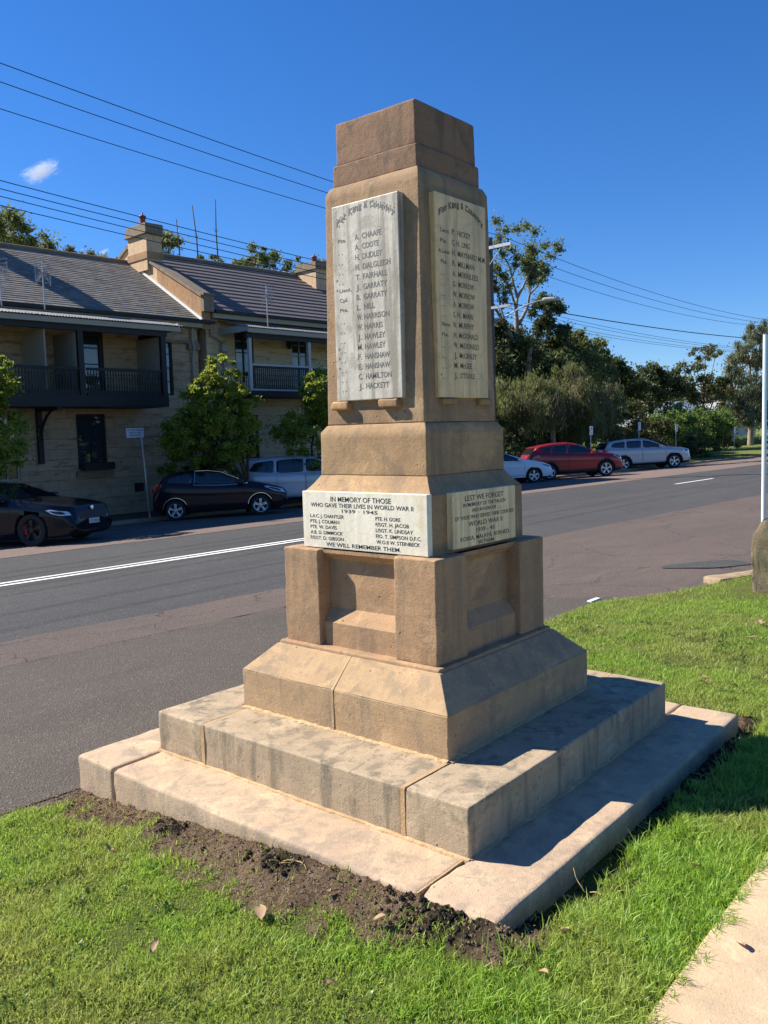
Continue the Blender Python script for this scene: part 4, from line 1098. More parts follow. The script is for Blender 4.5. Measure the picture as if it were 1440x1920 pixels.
    for sg in (-1, 1):
        for pg in sp['side']:
            o_ = patch('side_window', pg, sg, M['carglass'], .003); o_.data.polygons.foreach_set('use_smooth', [True]*len(o_.data.polygons))
        for pg in sp['lamp']:
            lo_ = patch('headlight', pg, sg, M['lens'], .006)
            xs2 = [p[0] for p in pg]; zs2 = [p[1] for p in pg]; cx2, cz2 = sum(xs2)/len(pg), sum(zs2)/len(pg)
            inn = [(cx2+(x-cx2)*.62, cz2+(z-cz2)*.62) for x, z in pg]
            io_ = patch('lamp_reflector', inn, sg, M['trim'], .008, 3, 4); io_.parent = lo_
        for pg in sp['tail']: patch('tail_light', pg, sg, M['tail'], .006)
    for k, do in doors.items():
        d0, d1 = sp['doors'][k[1]]; sg = 1 if k[2] else -1
        hx = d1+.16; hz = float(pl(belt, hx))-.10; y = side_y(hx, hz)
        hb = MB().box(hx-.02, hx+.16, sg*(y+.002), sg*(y+.032), hz-.014, hz+.014)
        ho = part('handle', hb, sp['paint'], t, bevel=.006); ho.parent = do
    for sg in (-1, 1):
        gl = MB()
        for (d0, d1) in sp['doors']:
            for x in (d0, d1):
                zz = np.linspace(zb+.14, float(pl(belt, x))-.01, 9); gl.tube([(x, sg*(side_y(x, z)+.001), z) for z in zz], .005, 4)
            xx = np.linspace(d0, d1, 7); gl.tube([(x, sg*(side_y(x, zb+.13)+.001), zb+.13) for x in xx], .005, 4)
        part('shut_lines', gl, M['trim'], t)
    if sp.get('bright'):
        for sg in (-1, 1):
            b = MB(); pg = sp['bright']; b.tube([(x, sg*(side_y(x, z)+.004), z) for x, z in pg], .010, 5); part('window_trim', b, M['chrome'], t)
    for sg in (-1, 1):
        mx, mz = sp['mirror']; y = side_y(mx, mz)
        b = rough_block((mx-.10, min(sg*(y+.03), sg*(y+.22)), mz-.01), (mx+.09, max(sg*(y+.03), sg*(y+.22)), mz+.14), r=.045, cell=.04, amp=0)
        b.tube([(mx, sg*(y-.02), mz), (mx, sg*(y+.08), mz+.03)], .025, 6)
        part('mirror', b, sp.get('mirrormat', sp['paint']), t, smooth=True)
    # lower air intake, plate, fog lamps, floor pan
    pn = MB().box(xr+.25, xf-.25, -hw+.30, hw-.30, zb+.02, zb+.3); part('floor_pan', pn, M['trim'], t)
    for a in axx:
        for sg in (-1, 1):
            l_ = MB(); n = 20; ys = (sg*(hw-.34), sg*(hw-.015)); vs = []
            for yv in ys:
                for i in range(n+1):
                    tt = math.pi*(-.12)+math.pi*1.24*i/n; vs.append((a+arch*math.cos(tt), yv, r+arch*math.sin(tt)))
            l_.add(vs, [(i, i+1, n+2+i, n+1+i) for i in range(n)]+[tuple(range(n+1))])
            part('wheel_arch', l_, M['trim'], t)
        if sp.get('archtrim') and True:
            for sg in (-1, 1):
                b = MB(); b.tube([(a+(arch+.012)*math.cos(tt), sg*(side_y(a, r+.3)+.002 if True else hw), r+(arch+.012)*math.sin(tt)) for tt in np.linspace(.45, math.pi*.95, 16)], .010, 5)
                part('arch_trim', b, M['chrome'], t)
    fp = MB().box(xf-.03, xf+.012, -.19, .19, sp['platez'], sp['platez']+.11)
    po = part('number_plate', fp, M['plate'], t)
    if plate:
        v, f = glyphs(plate, .02); x0, x1 = v[:, 0].min(), v[:, 0].max()
        mb = MB().add([(xf+.0135+(.0006 if p[2] > 0 else 0), -.155+.31*(p[0]-x0)/(x1-x0), sp['platez']+.022+.066*p[1]/.72) for p in v], f); sub('plate_text', mb, M['plate_ink'], po, t)
    bd = MB().lathe([(0, 0), (.06, 0), (.06, .012), (.045, .022), (0, .024)], (xf-.035, 0, sp['badgez']), axis='x', n=14); part('badge', bd, M['chrome'], t)
    for sg in (-1, 1):
        fo = MB().lathe([(0, 0), (.045, 0), (.04, .02), (0, .022)], (xf-.135, sg*hw*.66, zb+.20), axis='x', n=12); part('fog_lamp', fo, M['chrome'], t)
    # wheels
    ww_ = .205
    for a in axx:
        for sg in (-1, 1):
            y0 = sg*(hw-.012); yi = sg*(hw-ww_); c = (a, 0, r)
            wo_ = bpy.data.objects.new('wheel', None); link(wo_, t); wo_.location = (a, sg*(hw-.1), r); wo_.empty_display_size = .1; ORG['wheelorg'] = (a, sg*(hw-.1), r)
            ty = MB().lathe([(r*.70, yi), (r*.94, yi), (r, yi+sg*.03), (r, y0-sg*.03), (r*.955, y0), (r*.72, y0), (r*.70, y0-sg*.02), (r*.70, yi)], (a, 0, r), 'y', 36)
            mesh_obj('tyre', ty.v, ty.f, M['tyre'], wo_, (a, sg*(hw-.1), r), smooth=False)
            dk = MB().lathe([(0, y0-sg*.10), (r*.70, y0-sg*.10)], (a, 0, r), 'y', 28)
            mesh_obj('brake_disc', dk.v, dk.f, M['caliper'] if False else M['trim'], wo_, (a, sg*(hw-.1), r))
            rm = MB().lathe([(r*.63, y0-sg*.012), (r*.70, y0-sg*.002), (r*.705, y0-sg*.02), (r*.64, y0-sg*.05)], (a, 0, r), 'y', 36)
            ns = sp['spokes']
            for k in range(ns):
                th = 2*math.pi*k/ns+.3
                for off in ((-.09, .09) if sp.get('double') else (0,)):
                    wd = .022 if sp.get('double') else sp.get('spw', .035)
                    ci, si = math.cos(th), math.sin(th); co2, so2 = math.cos(th+off), math.sin(th+off)
                    p0 = (r*.12*ci, r*.12*si); p1 = (r*.66*co2, r*.66*so2)
                    nx_, nz_ = -(p1[1]-p0[1]), p1[0]-p0[0]; L_ = math.hypot(nx_, nz_); nx_ /= L_; nz_ /= L_
                    vs = []
                    for yy in (y0-sg*.055, y0-sg*.018):
                        for (pp, ww2) in ((p0, wd*1.2), (p1, wd)):
                            for e in (-1, 1): vs.append((a+pp[0]+nx_*ww2*e, yy, r+pp[1]+nz_*ww2*e))
                    rm.add(vs, [(0, 1, 3, 2), (4, 6, 7, 5), (0, 4, 5, 1), (2, 3, 7, 6), (0, 2, 6, 4), (1, 5, 7, 3)])
            rm.lathe([(0, y0-sg*.01), (r*.13, y0-sg*.012), (r*.17, y0-sg*.04)], (a, 0, r), 'y', 16)
            mesh_obj('rim', rm.v, rm.f, sp.get('rim', M['rim']), wo_, (a, sg*(hw-.1), r))
            if sp.get('caliper') and a > 0:
                q = MB().box(a-r*.62, a-r*.40, y0-sg*.09, y0-sg*.06, r-.10, r+.14); mesh_obj('brake_caliper', q.v, q.f, M['caliper'], wo_, (a, sg*(hw-.1), r))
    if sp.get('rails'):
        for sg in (-1, 1):
            x0, x1 = sp['rails']; zt = [float(pl(top, x)) for x in (x0, (x0+x1)/2, x1)]; yy = hw*.66
            part('roof_rail', MB().tube([(x0, sg*yy, zt[0]-.02), (x0-.12, sg*yy, zt[0]+.04), ((x0+x1)/2, sg*yy, zt[1]+.05), (x1+.1, sg*yy, zt[2]+.04), (x1, sg*yy, zt[2]-.02)], .016, 6), M['trim'], t)
    # place: pos = ground contact of the near-side (right) front wheel
    h = TH+R(heading); ch_, sh_ = math.cos(h), math.sin(h)
    fx, fy = wb/2*scale, -(hw-.1)*scale
    X, Y, _ = S(pos[0], pos[1]); gx = X-(fx*ch_-fy*sh_); gy = Y-(fx*sh_+fy*ch_)
    # lie on the cross-falling road
    slope = -.05; nrm = Vector((-slope*-math.sin(TH), -slope*math.cos(TH), 1)).normalized()
    fwd = Vector((ch_, sh_, 0)); fwd = (fwd-nrm*fwd.dot(nrm)).normalized(); lf = nrm.cross(fwd)
    vloc = -gx*math.sin(TH)*1.0+gy*math.cos(TH)
    gz_ = -.386-.05*(vloc-12.5)+.006
    t.matrix_world = Matrix(((fwd.x*scale, lf.x*scale, nrm.x*scale, gx), (fwd.y*scale, lf.y*scale, nrm.y*scale, gy), (fwd.z*scale, lf.z*scale, nrm.z*scale, gz_), (0, 0, 0, 1)))
    return t
hatch = dict(W=1.72, wb=2.49, r=.30, sill=.20, paint=C_['plum'], rim=M['rim'], spokes=5, double=True,
    top=[(2.06, .42), (2.05, .62), (1.98, .74), (1.75, .84), (1.35, .95), (1.02, 1.02), (.55, 1.20), (.12, 1.38), (-.25, 1.46), (-.75, 1.47), (-1.25, 1.41), (-1.52, 1.33), (-1.74, 1.05), (-1.86, .92), (-1.90, .70), (-1.90, .40)],
    belt=[(2.06, .40), (1.95, .66), (1.6, .80), (1.1, .90), (.8, .94), (0, .97), (-.8, 1.03), (-1.4, 1.10), (-1.75, .95), (-1.90, .60)],
    side=[[(.88, .98), (.74, 1.06), (.62, 1.11), (.60, .99)], [(.56, .99), (.56, 1.14), (.12, 1.33), (-.25, 1.39), (-.62, 1.395), (-.64, 1.03)], [(-.74, 1.045), (-.72, 1.39), (-1.15, 1.33), (-1.42, 1.22), (-1.46, 1.13), (-1.1, 1.09)]],
    bright=[(.90, .975), (.60, 1.145), (.12, 1.36), (-.25, 1.42), (-.62, 1.425), (-.66, 1.01), (0, .965), (.90, .965)],
    screen=(1.00, .14), rear_screen=(-1.53, -1.73), lamp=[[(2.0, .62), (1.92, .74), (1.45, .87), (1.38, .84), (1.70, .70)]], tail=[[(-1.60, 1.08), (-1.62, .98), (-1.9, .80), (-1.95, .95), (-1.72, 1.14)]],
    grille=[(.50, .30, .50), (.34, .66, .72)], doors=[(.80, -.66)], mirror=(.70, .98), platez=.46, badgez=.665, archtrim=True, mirrormat=M['trim'])
car('hatchback', 'dark plum three door hatchback with bright window trim parked behind the parking sign', 'car', hatch, (11.92, 16.46), -40, .96, plate='CJ 72 FA')
sedan = dict(W=1.90, wb=2.92, r=.35, sill=.15, paint=C_['black'], rim=M['rim_dark'], spokes=5, double=True, caliper=True,
    top=[(2.40, .36), (2.395, .70), (2.30, .82), (1.95, .88), (1.5, .96), (1.02, 1.03), (.5, 1.25), (.1, 1.40), (-.3, 1.46), (-.9, 1.45), (-1.4, 1.34), (-1.95, 1.14), (-2.45, 1.08), (-2.52, .9), (-2.54, .4)],
    belt=[(2.40, .34), (2.25, .68), (1.8, .83), (1.2, .93), (.6, .96), (0, .98), (-1.2, 1.03), (-2.4, 1.0), (-2.54, .6)],
    side=[[(.88, .98), (.5, 1.17), (.1, 1.33), (-.25, 1.38), (-.30, 1.0)], [(-.38, 1.0), (-.36, 1.38), (-.9, 1.37), (-1.4, 1.2), (-1.55, 1.06)]],
    screen=(.98, .12), rear_screen=(-1.15, -1.85), lamp=[[(2.33, .62), (2.28, .70), (1.95, .77), (1.85, .76), (2.0, .67), (2.2, .62)]], tail=[[(-2.2, .98), (-2.2, .85), (-2.6, .8), (-2.6, .96)]],
    grille=[(.52, .50, .68), (.62, .22, .38)], doors=[(.95, -.32), (-.34, -1.35)], mirror=(.72, .98), platez=.40, badgez=.74, mirrormat=C_['black'])
car('sedan', 'glossy black sedan with black wheels and red brake calipers at the left edge', 'car', sedan, (4.45, 14.50), -60, .96, plate='CO 18 UU')
rover = dict(W=1.98, wb=2.92, r=.38, sill=.26, paint=C_['silver'], rim=M['rim'], spokes=5, double=True, clad=.10, tumble=.3,
    top=[(2.35, .45), (2.34, .85), (2.24, 1.02), (1.9, 1.10), (1.3, 1.16), (.95, 1.22), (.45, 1.50), (.05, 1.70), (-.4, 1.78), (-1.2, 1.77), (-2.0, 1.70), (-2.25, 1.66), (-2.42, 1.25), (-2.5, 1.0), (-2.5, .5)],
    belt=[(2.35, .44), (2.2, .95), (1.4, 1.06), (.8, 1.12), (0, 1.15), (-1.2, 1.19), (-2.3, 1.24), (-2.5, .9)],
    side=[[(.80, 1.17), (.40, 1.42), (.05, 1.58), (-.30, 1.63), (-.32, 1.18)], [(-.40, 1.18), (-.38, 1.63), (-1.28, 1.63), (-1.30, 1.20)], [(-1.38, 1.21), (-1.36, 1.63), (-2.0, 1.58), (-2.22, 1.30)]],
    screen=(.93, .06), rear_screen=(-2.28, -2.42), lamp=[[(2.34, .80), (2.3, .95), (1.9, 1.0), (1.9, .86)]], tail=[[(-2.25, 1.16), (-2.25, 1.0), (-2.55, .95), (-2.55, 1.12)]],
    grille=[(.55, .72, .92), (.7, .38, .55)], doors=[(.95, -.34), (-.36, -1.30)], mirror=(.62, 1.16), platez=.55, badgez=.96)
car('large_suv', 'pale silver blue four wheel drive parked between the plum hatchback and the memorial', 'car', rover, (16.1, 16.6), -38, .96)
m3 = dict(hatch, W=1.78, wb=2.70, r=.315, paint=C_['white'], double=True, bright=None, archtrim=False, mirrormat=C_['white'],
    top=[(2.26, .42), (2.24, .62), (2.16, .72), (1.8, .85), (1.4, .95), (1.05, 1.02), (.5, 1.24), (.05, 1.40), (-.4, 1.45), (-.9, 1.44), (-1.5, 1.30), (-1.9, 1.05), (-2.1, .9), (-2.15, .6), (-2.15, .4)],
    belt=[(2.26, .40), (2.1, .66), (1.7, .80), (1.1, .90), (.8, .94), (0, .98), (-.8, 1.02), (-1.5, 1.08), (-1.9, .95), (-2.15, .6)],
    side=[[(.90, .97), (.5, 1.16), (.05, 1.34), (-.30, 1.37), (-.32, 1.0)], [(-.40, 1.0), (-.38, 1.37), (-.9, 1.35), (-1.3, 1.22), (-1.4, 1.09)]],
    screen=(1.02, .06), rear_screen=(-1.53, -1.9), lamp=[[(2.2, .60), (2.14, .70), (1.72, .80), (1.66, .77), (2.0, .64)]], tail=[[(-1.8, 1.0), (-1.8, .9), (-2.2, .8), (-2.2, .95)]], doors=[(.95, -.34), (-.36, -1.20)], mirror=(.72, .96))
car('hatchback', 'white hatchback half hidden by the memorial beside the red car', 'car', m3, (27.6, 17.6), -38, 1.0)
cx = dict(rover, W=1.84, wb=2.70, r=.36, sill=.24, paint=C_['red'], rim=M['rim'], spokes=5, double=True, clad=.17, tumble=.42,
    top=[(2.26, .45), (2.24, .80), (2.15, .92), (1.8, 1.02), (1.4, 1.08), (1.05, 1.14), (.5, 1.40), (.05, 1.60), (-.4, 1.68), (-1.1, 1.67), (-1.75, 1.57), (-1.9, 1.5), (-2.15, 1.15), (-2.25, .95), (-2.28, .5)],
    belt=[(2.26, .44), (2.1, .85), (1.6, .96), (1.0, 1.03), (0, 1.09), (-1.0, 1.16), (-1.8, 1.24), (-2.2, 1.05), (-2.28, .7)],
    side=[[(.92, 1.08), (.45, 1.33), (.05, 1.50), (-.35, 1.56), (-.38, 1.12)], [(-.46, 1.13), (-.44, 1.56), (-1.1, 1.54), (-1.15, 1.19)], [(-1.22, 1.2), (-1.2, 1.53), (-1.5, 1.46), (-1.72, 1.3)]],
    screen=(1.02, .06), rear_screen=(-1.9, -2.12), lamp=[[(2.2, .76), (2.14, .90), (1.75, .98), (1.72, .93), (2.0, .80)]], tail=[[(-1.75, 1.16), (-1.8, 1.02), (-2.3, .92), (-2.3, 1.1)]],
    grille=[(.48, .58, .82), (.6, .34, .48)], doors=[(.98, -.40), (-.42, -1.28)], mirror=(.72, 1.06), platez=.46, badgez=.78)
car('suv', 'red sport utility car parked between the white hatchback and the silver one', 'car', cx, (31.9, 16.55), -38, 1.0)
kl = dict(rover, W=1.92, wb=2.79, r=.37, sill=.25, paint=C_['silver2'], rim=M['rim'], clad=.13,
    top=[(2.38, .45), (2.36, .86), (2.26, .98), (1.9, 1.08), (1.4, 1.13), (1.05, 1.18), (.55, 1.42), (.1, 1.62), (-.3, 1.70), (-1.2, 1.70), (-1.9, 1.64), (-2.15, 1.58), (-2.38, 1.2), (-2.46, .95), (-2.46, .5)],
    screen=(1.02, .12), rear_screen=(-2.18, -2.36), rails=(-.35, -1.9),
    side=[[(.86, 1.17), (.50, 1.36), (.1, 1.52), (-.28, 1.58), (-.30, 1.17)], [(-.38, 1.18), (-.36, 1.58), (-1.18, 1.58), (-1.20, 1.20)], [(-1.28, 1.21), (-1.26, 1.57), (-1.9, 1.52), (-2.08, 1.30)]])
car('suv', 'silver grey sport utility car with roof rails at the right end of the parked row', 'car', kl, (40.6, 17.3), -42, 1.0)
# ------------------------------------------------------------------ signs, poles, wires
def text_on(s, P, z, h0, h1, hh, bold=.02):
    return text_mb([(s, h0, h1, z, hh)], P, bold)
sg = thing('street_sign', 'white angle parking sign on a leaning grey post in front of the left house', 'sign', (9.85, 19.02, -.6), street=True)
part('post', MB().tube([(9.85, 19.02, -.62), (9.70, 19.02, 1.98)], .03, 10), M['galv'], sg)
pa = part('sign_panel', MB().box(9.22, 9.77, 18.975, 18.988, 1.72, 1.99), M['paint'], sg, bevel=.004)
M['sign_white'] = mat('sign_white', (.62, .64, .68), .5); pa.data.materials[0] = M['sign_white']
PS = lambda h, z, o: (h-.22, 18.9745-o, z-.01)
tx = merge(text_on('45° ANGLE PARKING', PS, 1.945, 9.47, 9.96, .045), text_on('REAR TO KERB', PS, 1.868, 9.53, 9.90, .040))
tx.add([PS(9.52, 1.80, .0004), PS(9.575, 1.778, .0004), PS(9.575, 1.822, .0004)], [(0, 1, 2)]); tx.add([PS(9.575, 1.79, .0004), PS(9.90, 1.79, .0004), PS(9.90, 1.81, .0004), PS(9.575, 1.81, .0004)], [(0, 1, 2, 3)])
M['sign_ink'] = mat('sign_lettering', (.035, .05, .12), .5)
sub('sign_lettering', tx, M['sign_ink'], pa, sg)
def parking_sign(s, v, ztop, label, tilt=0):
    t = thing('parking_sign', label, 'sign', (s, v, -.60), street=True, group='small parking signs behind the parked cars')
    part('post', MB().tube([(s+tilt, v, -.62), (s, v, ztop)], .025, 8), M['galv'], t)
    p = part('sign_panel', MB().box(s-.15, s+.15, v-.045, v-.03, ztop-.45, ztop), M['sign_white'], t, bevel=.004)
    P = lambda h, z, o: (h, v-.0455-o, z)
    q = merge(text_mb([('P', s-.05, s+.05, ztop-.14, .15)], P, .03)); q.add([P(s-.1, ztop-.34, .0004), P(s-.05, ztop-.37, .0004), P(s-.05, ztop-.31, .0004)], [(0, 1, 2)]); q.add([P(s-.05, ztop-.35, .0004), P(s+.1, ztop-.35, .0004), P(s+.1, ztop-.33, .0004), P(s-.05, ztop-.33, .0004)], [(0, 1, 2, 3)])
    sub('sign_symbol', q, M['sign_ink'], p, t)
parking_sign(40.9, 19.5, 1.88, 'brightest small parking sign, above the roof of the silver grey car')
parking_sign(35.85, 19.6, 1.72, 'small sign half hidden in the drooping branches behind the red car')
parking_sign(45.8, 19.6, 1.72, 'parking sign standing against the dark hedge right of the silver grey car')
parking_sign(57.1, 20.5, 1.42, 'parking sign on the far grass verge in front of the clipped hedge')
PX, PV = 25.2, 18.0
up_ = thing('utility_pole', 'timber power pole with two crossarms and a curved street light arm, mostly behind the memorial', 'power pole', (PX, PV, -.62), street=True)
part('pole', MB().tube([(PX, PV, -.7), (PX, PV, 5), (PX, PV, 9.35)], [.17, .15, .12], 12), M['pole_wood'], up_)
part('crossarm', MB().box(PX-.20, PX-.12, 16.85, 19.15, 8.86, 8.98), M['galv'], up_)
part('crossarm', MB().box(PX-.20, PX-.12, 16.9, 18.9, 6.50, 6.60), M['galv'], up_)
br = MB(); br.tube([(PX-.16, 17.3, 8.88), (PX-.12, PV, 8.2)], .02, 5); br.tube([(PX-.16, 18.7, 8.88), (PX-.12, PV, 8.2)], .02, 5); part('brace', br, M['galv'], up_)
ar = MB().tube([(PX, PV-.1, 5.90), (PX+.22, PV-.7, 6.25), (PX+.45, PV-1.3, 6.55), (PX+.62, PV-1.75, 6.68), (PX+.75, PV-2.05, 6.72)], .024, 8); ao = part('lamp_arm', ar, M['galv'], up_)
lm = rough_block((-.12, -.30, -.08), (.12, .30, .09), r=.07, cell=.08, amp=0)
lm.v = [(PX+.86+x*.8+y*-.35, PV-2.3+y, 6.72+z) for (x, y, z) in lm.v]; sub('lamp_head', lm, M['trim_grey'], ao, up_, smooth=True)
ins = MB()
UV = (17.0, 17.9, 19.0); LV = (17.05, 17.55, 18.3, 18.8)
for v in UV: ins.lathe([(0, 0), (.04, 0), (.05, .05), (.03, .08), (.05, .11), (.03, .15), (0, .15)], (PX-.16, v, 8.98), n=8)
part('insulators', ins, M['trim'], up_)
up2 = thing('utility_pole', 'distant power pole whose crossarm shows beside the tall gum at the right edge', 'power pole', (66.0, 17.5, -.6), street=True)
part('pole', MB().tube([(66, 17.5, -.7), (66, 17.5, 9.2)], [.17, .12], 10), M['pole_wood'], up2)
part('crossarm', MB().box(65.9, 66.0, 16.4, 18.6, 8.7, 8.82), M['galv'], up2)
M['wire'] = mat('power_line', (.01, .012, .015), .6)
def wire(label, p0, p1, sag, rad=.011, grp='power lines above the street'):
    mb = MB(); pts = []
    for i in range(25):
        t = i/24; pts.append((p0[0]+(p1[0]-p0[0])*t, p0[1]+(p1[1]-p0[1])*t, p0[2]+(p1[2]-p0[2])*t-4*sag*t*(1-t)))
    mb.tube(pts, rad, 5)
    single('power_line', mb, M['wire'], label, 'power line', (PX, PV, 0), street=True, group=grp)
def zfit(s0, z0, s1, z1, sq):
    k = (z1-z0)/(s1-s0); return z0+k*(sq-s0)
lab = ['topmost', 'second from the top', 'third from the top']
ob = [((5.48, 10.18), (15.57, 9.43)), ((5.9, 10.13), (15.95, 9.41)), ((6.3, 9.93), (16.9, 9.26))]
for v, l, ((sa, za), (sb, zb_)) in zip(UV, lab, ob):
    sag = .30; L0 = -6.0; tz = 9.13
    # choose the far-left height so that the line passes the two sighted points
    def zz(s, zl): t = (s-L0)/(PX-L0); return zl+(tz-zl)*t-4*sag*t*(1-t)
    t = (sa-L0)/(PX-L0); zl = (za+4*sag*t*(1-t)-tz*t)/(1-t)
    wire('power line over the left rooftops, '+l, (L0, v, zl), (PX-.16, v, tz), sag)
lab = ['fourth from the top', 'fifth from the top', 'sixth from the top, just clear of the chimney cap', 'lowest, crossing the left chimney']
ob = [((5.32, 7.60)), ((5.55, 7.56)), ((5.85, 7.60)), ((6.05, 7.52))]
for v, l, (sa, za) in zip(LV, lab, ob):
    sag = .25; L0 = -6.0; tz = 6.62; t = (sa-L0)/(PX-L0); zl = (za+4*sag*t*(1-t)-tz*t)/(1-t)
    wire('power line over the left rooftops, '+l, (L0, v, zl), (PX-.16, v, tz), sag)
for v, l in zip(UV, ('upper', 'middle', 'lower')):
    wire('power line right of the memorial, %s one of the high three' % l, (PX-.16, v, 9.13), (66, v-.5, 8.75), .95)
for v, l in zip(LV, ('highest', 'second', 'third', 'lowest')):
    wire('power line right of the memorial, %s of the thin lower four' % l, (PX-.16, v, 6.62), (66, v-.5, 7.05), .75, .009)
wire('thick black cable sagging right of the memorial above the thin lower wires', (PX, 17.4, 6.75), (62, 15.0, 7.1), .45, .022)
# white post behind the mossy pillar at the right edge
wp = thing('white_post', 'slender white metal post behind the mossy stone pillar at the right edge', 'post', (8.45, 1.3, -.1), street=True)
part('post', MB().tube([(8.45, 1.3, -.1), (8.42, 1.3, 2.80)], .029, 12), mat('white_post_paint', (.66, .76, .80), .5), wp)
part('sign_back', MB().box(8.46, 8.90, 1.28, 1.295, 1.95, 2.72), M['trim_grey'], wp)
# mossy pillar with a splayed top
pr = rough_block((5.16, -.68, -.05), (5.80, -.10, .74), r=.05, cell=.05, amp=.022, seed=70, chip=.03, fn=lambda x, y, z: (x+(max(0, z-.60)*.8 if x < 5.3 else 0), y-(max(0, z-.58)*.5 if y > -.2 else 0), z))
single('stone_pillar', pr, M['pillar'], 'rough mossy sandstone pillar at the right edge of the lawn', 'stone pillar', (5.4, -.33, 0), smooth=True)
ks = rough_block((-.42, -.12, -.10), (.62, .12, .025), r=.02, cell=.06, amp=.008, seed=71, chip=.02)
def rotk(p, a, cx, cy): return (cx+p[0]*math.cos(a)-p[1]*math.sin(a), cy+p[0]*math.sin(a)+p[1]*math.cos(a), p[2])
k1 = MB(); k1.v = [rotk(p, R(-24), 6.15, .30) for p in ks.v]; k1.f = ks.f; k1.m = ks.m
single('kerb_stone', k1, M['kerb'], 'pale kerb stone emerging from the grass by the mossy pillar', 'kerb stone', (6.15, .30, -.05), smooth=True)
single('litter', MB().box(4.22, 4.42, 1.10, 1.15, -.045, -.030), mat('white_litter', (.75, .80, .84), .4), 'small white strip of litter on the asphalt at the edge of the lawn', 'litter', (4.3, 1.1, -.04), bevel=.003)
# ------------------------------------------------------------------ trees and shrubs
def leaf_cloud(name, mt, parent, centers, radii, n_each, size, rng, org, aspect=.5, droop=0.0, clumps=None):
    """leaf-sized faces gathered in clumps; droop > 0 hangs them"""
    C0 = np.repeat(np.asarray(centers), n_each, 0); Rr = np.repeat(np.asarray(radii), n_each, 0); n = len(C0)
    d = rng.normal(size=(n, 3)); d /= np.linalg.norm(d, axis=1)[:, None]
    u = np.abs(rng.normal(0, .62, n))
    P = C0+d*Rr*u[:, None]
    if droop: P[:, 2] -= droop*(rng.uniform(0, 1, n)**1.5)
    a = rng.normal(size=(n, 3)); a /= np.linalg.norm(a, axis=1)[:, None]
    if droop: a = a*.6; a[:, 2] -= 1; a /= np.linalg.norm(a, axis=1)[:, None]
    b = rng.normal(size=(n, 3)); b = np.cross(a, b); b /= np.linalg.norm(b, axis=1)[:, None]
    s = size*rng.uniform(.6, 1.35, n)[:, None]
    v = np.stack([P-a*s*.5, P+b*s*aspect*.5, P+a*s*.5, P-b*s*aspect*.5], 1).reshape(-1, 3)-np.asarray(org)
    me = bpy.data.meshes.new(name); me.vertices.add(4*n); me.vertices.foreach_set('co', v.ravel())
    me.loops.add(4*n); me.loops.foreach_set('vertex_index', np.arange(4*n)); me.polygons.add(n); me.polygons.foreach_set('loop_start', np.arange(n)*4)
    me.materials.append(mt); me.update(); me.validate()
    return link(bpy.data.objects.new(name, me), parent)
def tree(name, label, cat, base, blobs, mt, bk, n_cl, n_leaf, size, seed, trunk_r=.16, fork=.35, rc=.30, aspect=.5, droop=0, group=None, limb_vis=1.0, lean=(0, 0), shell=.55):
    """base (s, v, z); blobs [(s, v, z, rs, rv, rz, share)] are lobes of the crown"""
    rng = np.random.default_rng(seed); t = thing(name, label, cat, base, street=True, group=group)
    cs = []; rs_ = []; tot = sum(b[6] for b in blobs)
    for b in blobs:
        k = max(2, int(n_cl*b[6]/tot))
        for _ in range(k):
            d = rng.normal(size=3); d /= np.linalg.norm(d); u = rng.uniform(shell, 1)**.8
            cs.append((b[0]+d[0]*b[3]*u, b[1]+d[1]*b[4]*u, b[2]+d[2]*b[5]*u))
            q = rc*rng.uniform(.6, 1.35)*(b[3]+b[4]+b[5])/3; rs_.append((q*1.15, q*1.15, q*.8))
    mb = MB(); bx, by, bz = base
    top = max(b[2] for b in blobs); fx = bx+lean[0]; fy = by+lean[1]; fz = bz+(top-bz)*fork
    mb.tube([(bx, by, bz-.1), (bx+(fx-bx)*.45+.05, by, bz+(fz-bz)*.5), (fx, fy, fz)], [trunk_r, trunk_r*.8, trunk_r*.65], 8)
    for b in blobs:
        mid = (b[0]+rng.uniform(-.1, .1)*b[3], b[1], b[2]-b[5]*.35)
        q = [(fx, fy, fz), ((fx*.6+mid[0]*.4)+rng.uniform(-.2, .2), fy*.6+mid[1]*.4, fz*.55+mid[2]*.45-.1), mid]
        mb.tube(q, [trunk_r*.55, trunk_r*.42, trunk_r*.3], 6)
        own = [c for c in cs if abs(c[0]-b[0]) <= b[3] and abs(c[2]-b[2]) <= b[5]]
        for c in own[:int(len(own)*limb_vis)][:26]:
            m2 = ((mid[0]+c[0])/2+rng.uniform(-.12, .12), (mid[1]+c[1])/2, (mid[2]+c[2])/2-rng.uniform(0, .15)*b[5])
            mb.tube([mid, m2, c], [trunk_r*.24, trunk_r*.15, trunk_r*.06], 5)
    part('trunk', mb, bk, t, smooth=True)
    leaf_cloud('crown', mt, t, cs, rs_, max(4, int(n_leaf/len(cs))), size, rng, base, aspect, droop)
    return t
G1 = 'street trees in front of the terrace houses'
tree('street_tree', 'leafy green street tree with bright yellow green top between the sign and the plum hatchback', 'tree', (12.9, 18.35, -.6),
     [(11.2, 17.6, 1.75, 1.6, 1.0, .9, 10), (11.3, 17.5, 2.55, 1.05, .9, .9, 7), (11.4, 17.3, 3.45, .42, .45, .85, 2.4), (10.6, 17.3, 2.9, .38, .4, .75, 1.8), (12.1, 17.4, 2.6, .55, .5, .55, 1.5), (10.98, 17.3, 3.3, .26, .3, .75, 1), (11.8, 17.3, 3.15, .3, .3, .65, 1), (12.0, 19.4, 1.0, 1.6, .7, 1.1, 5)], M['leaf_street'], M['bark_dark'], 340, 78000, .095, 11, .09, .2, .15, group=G1)
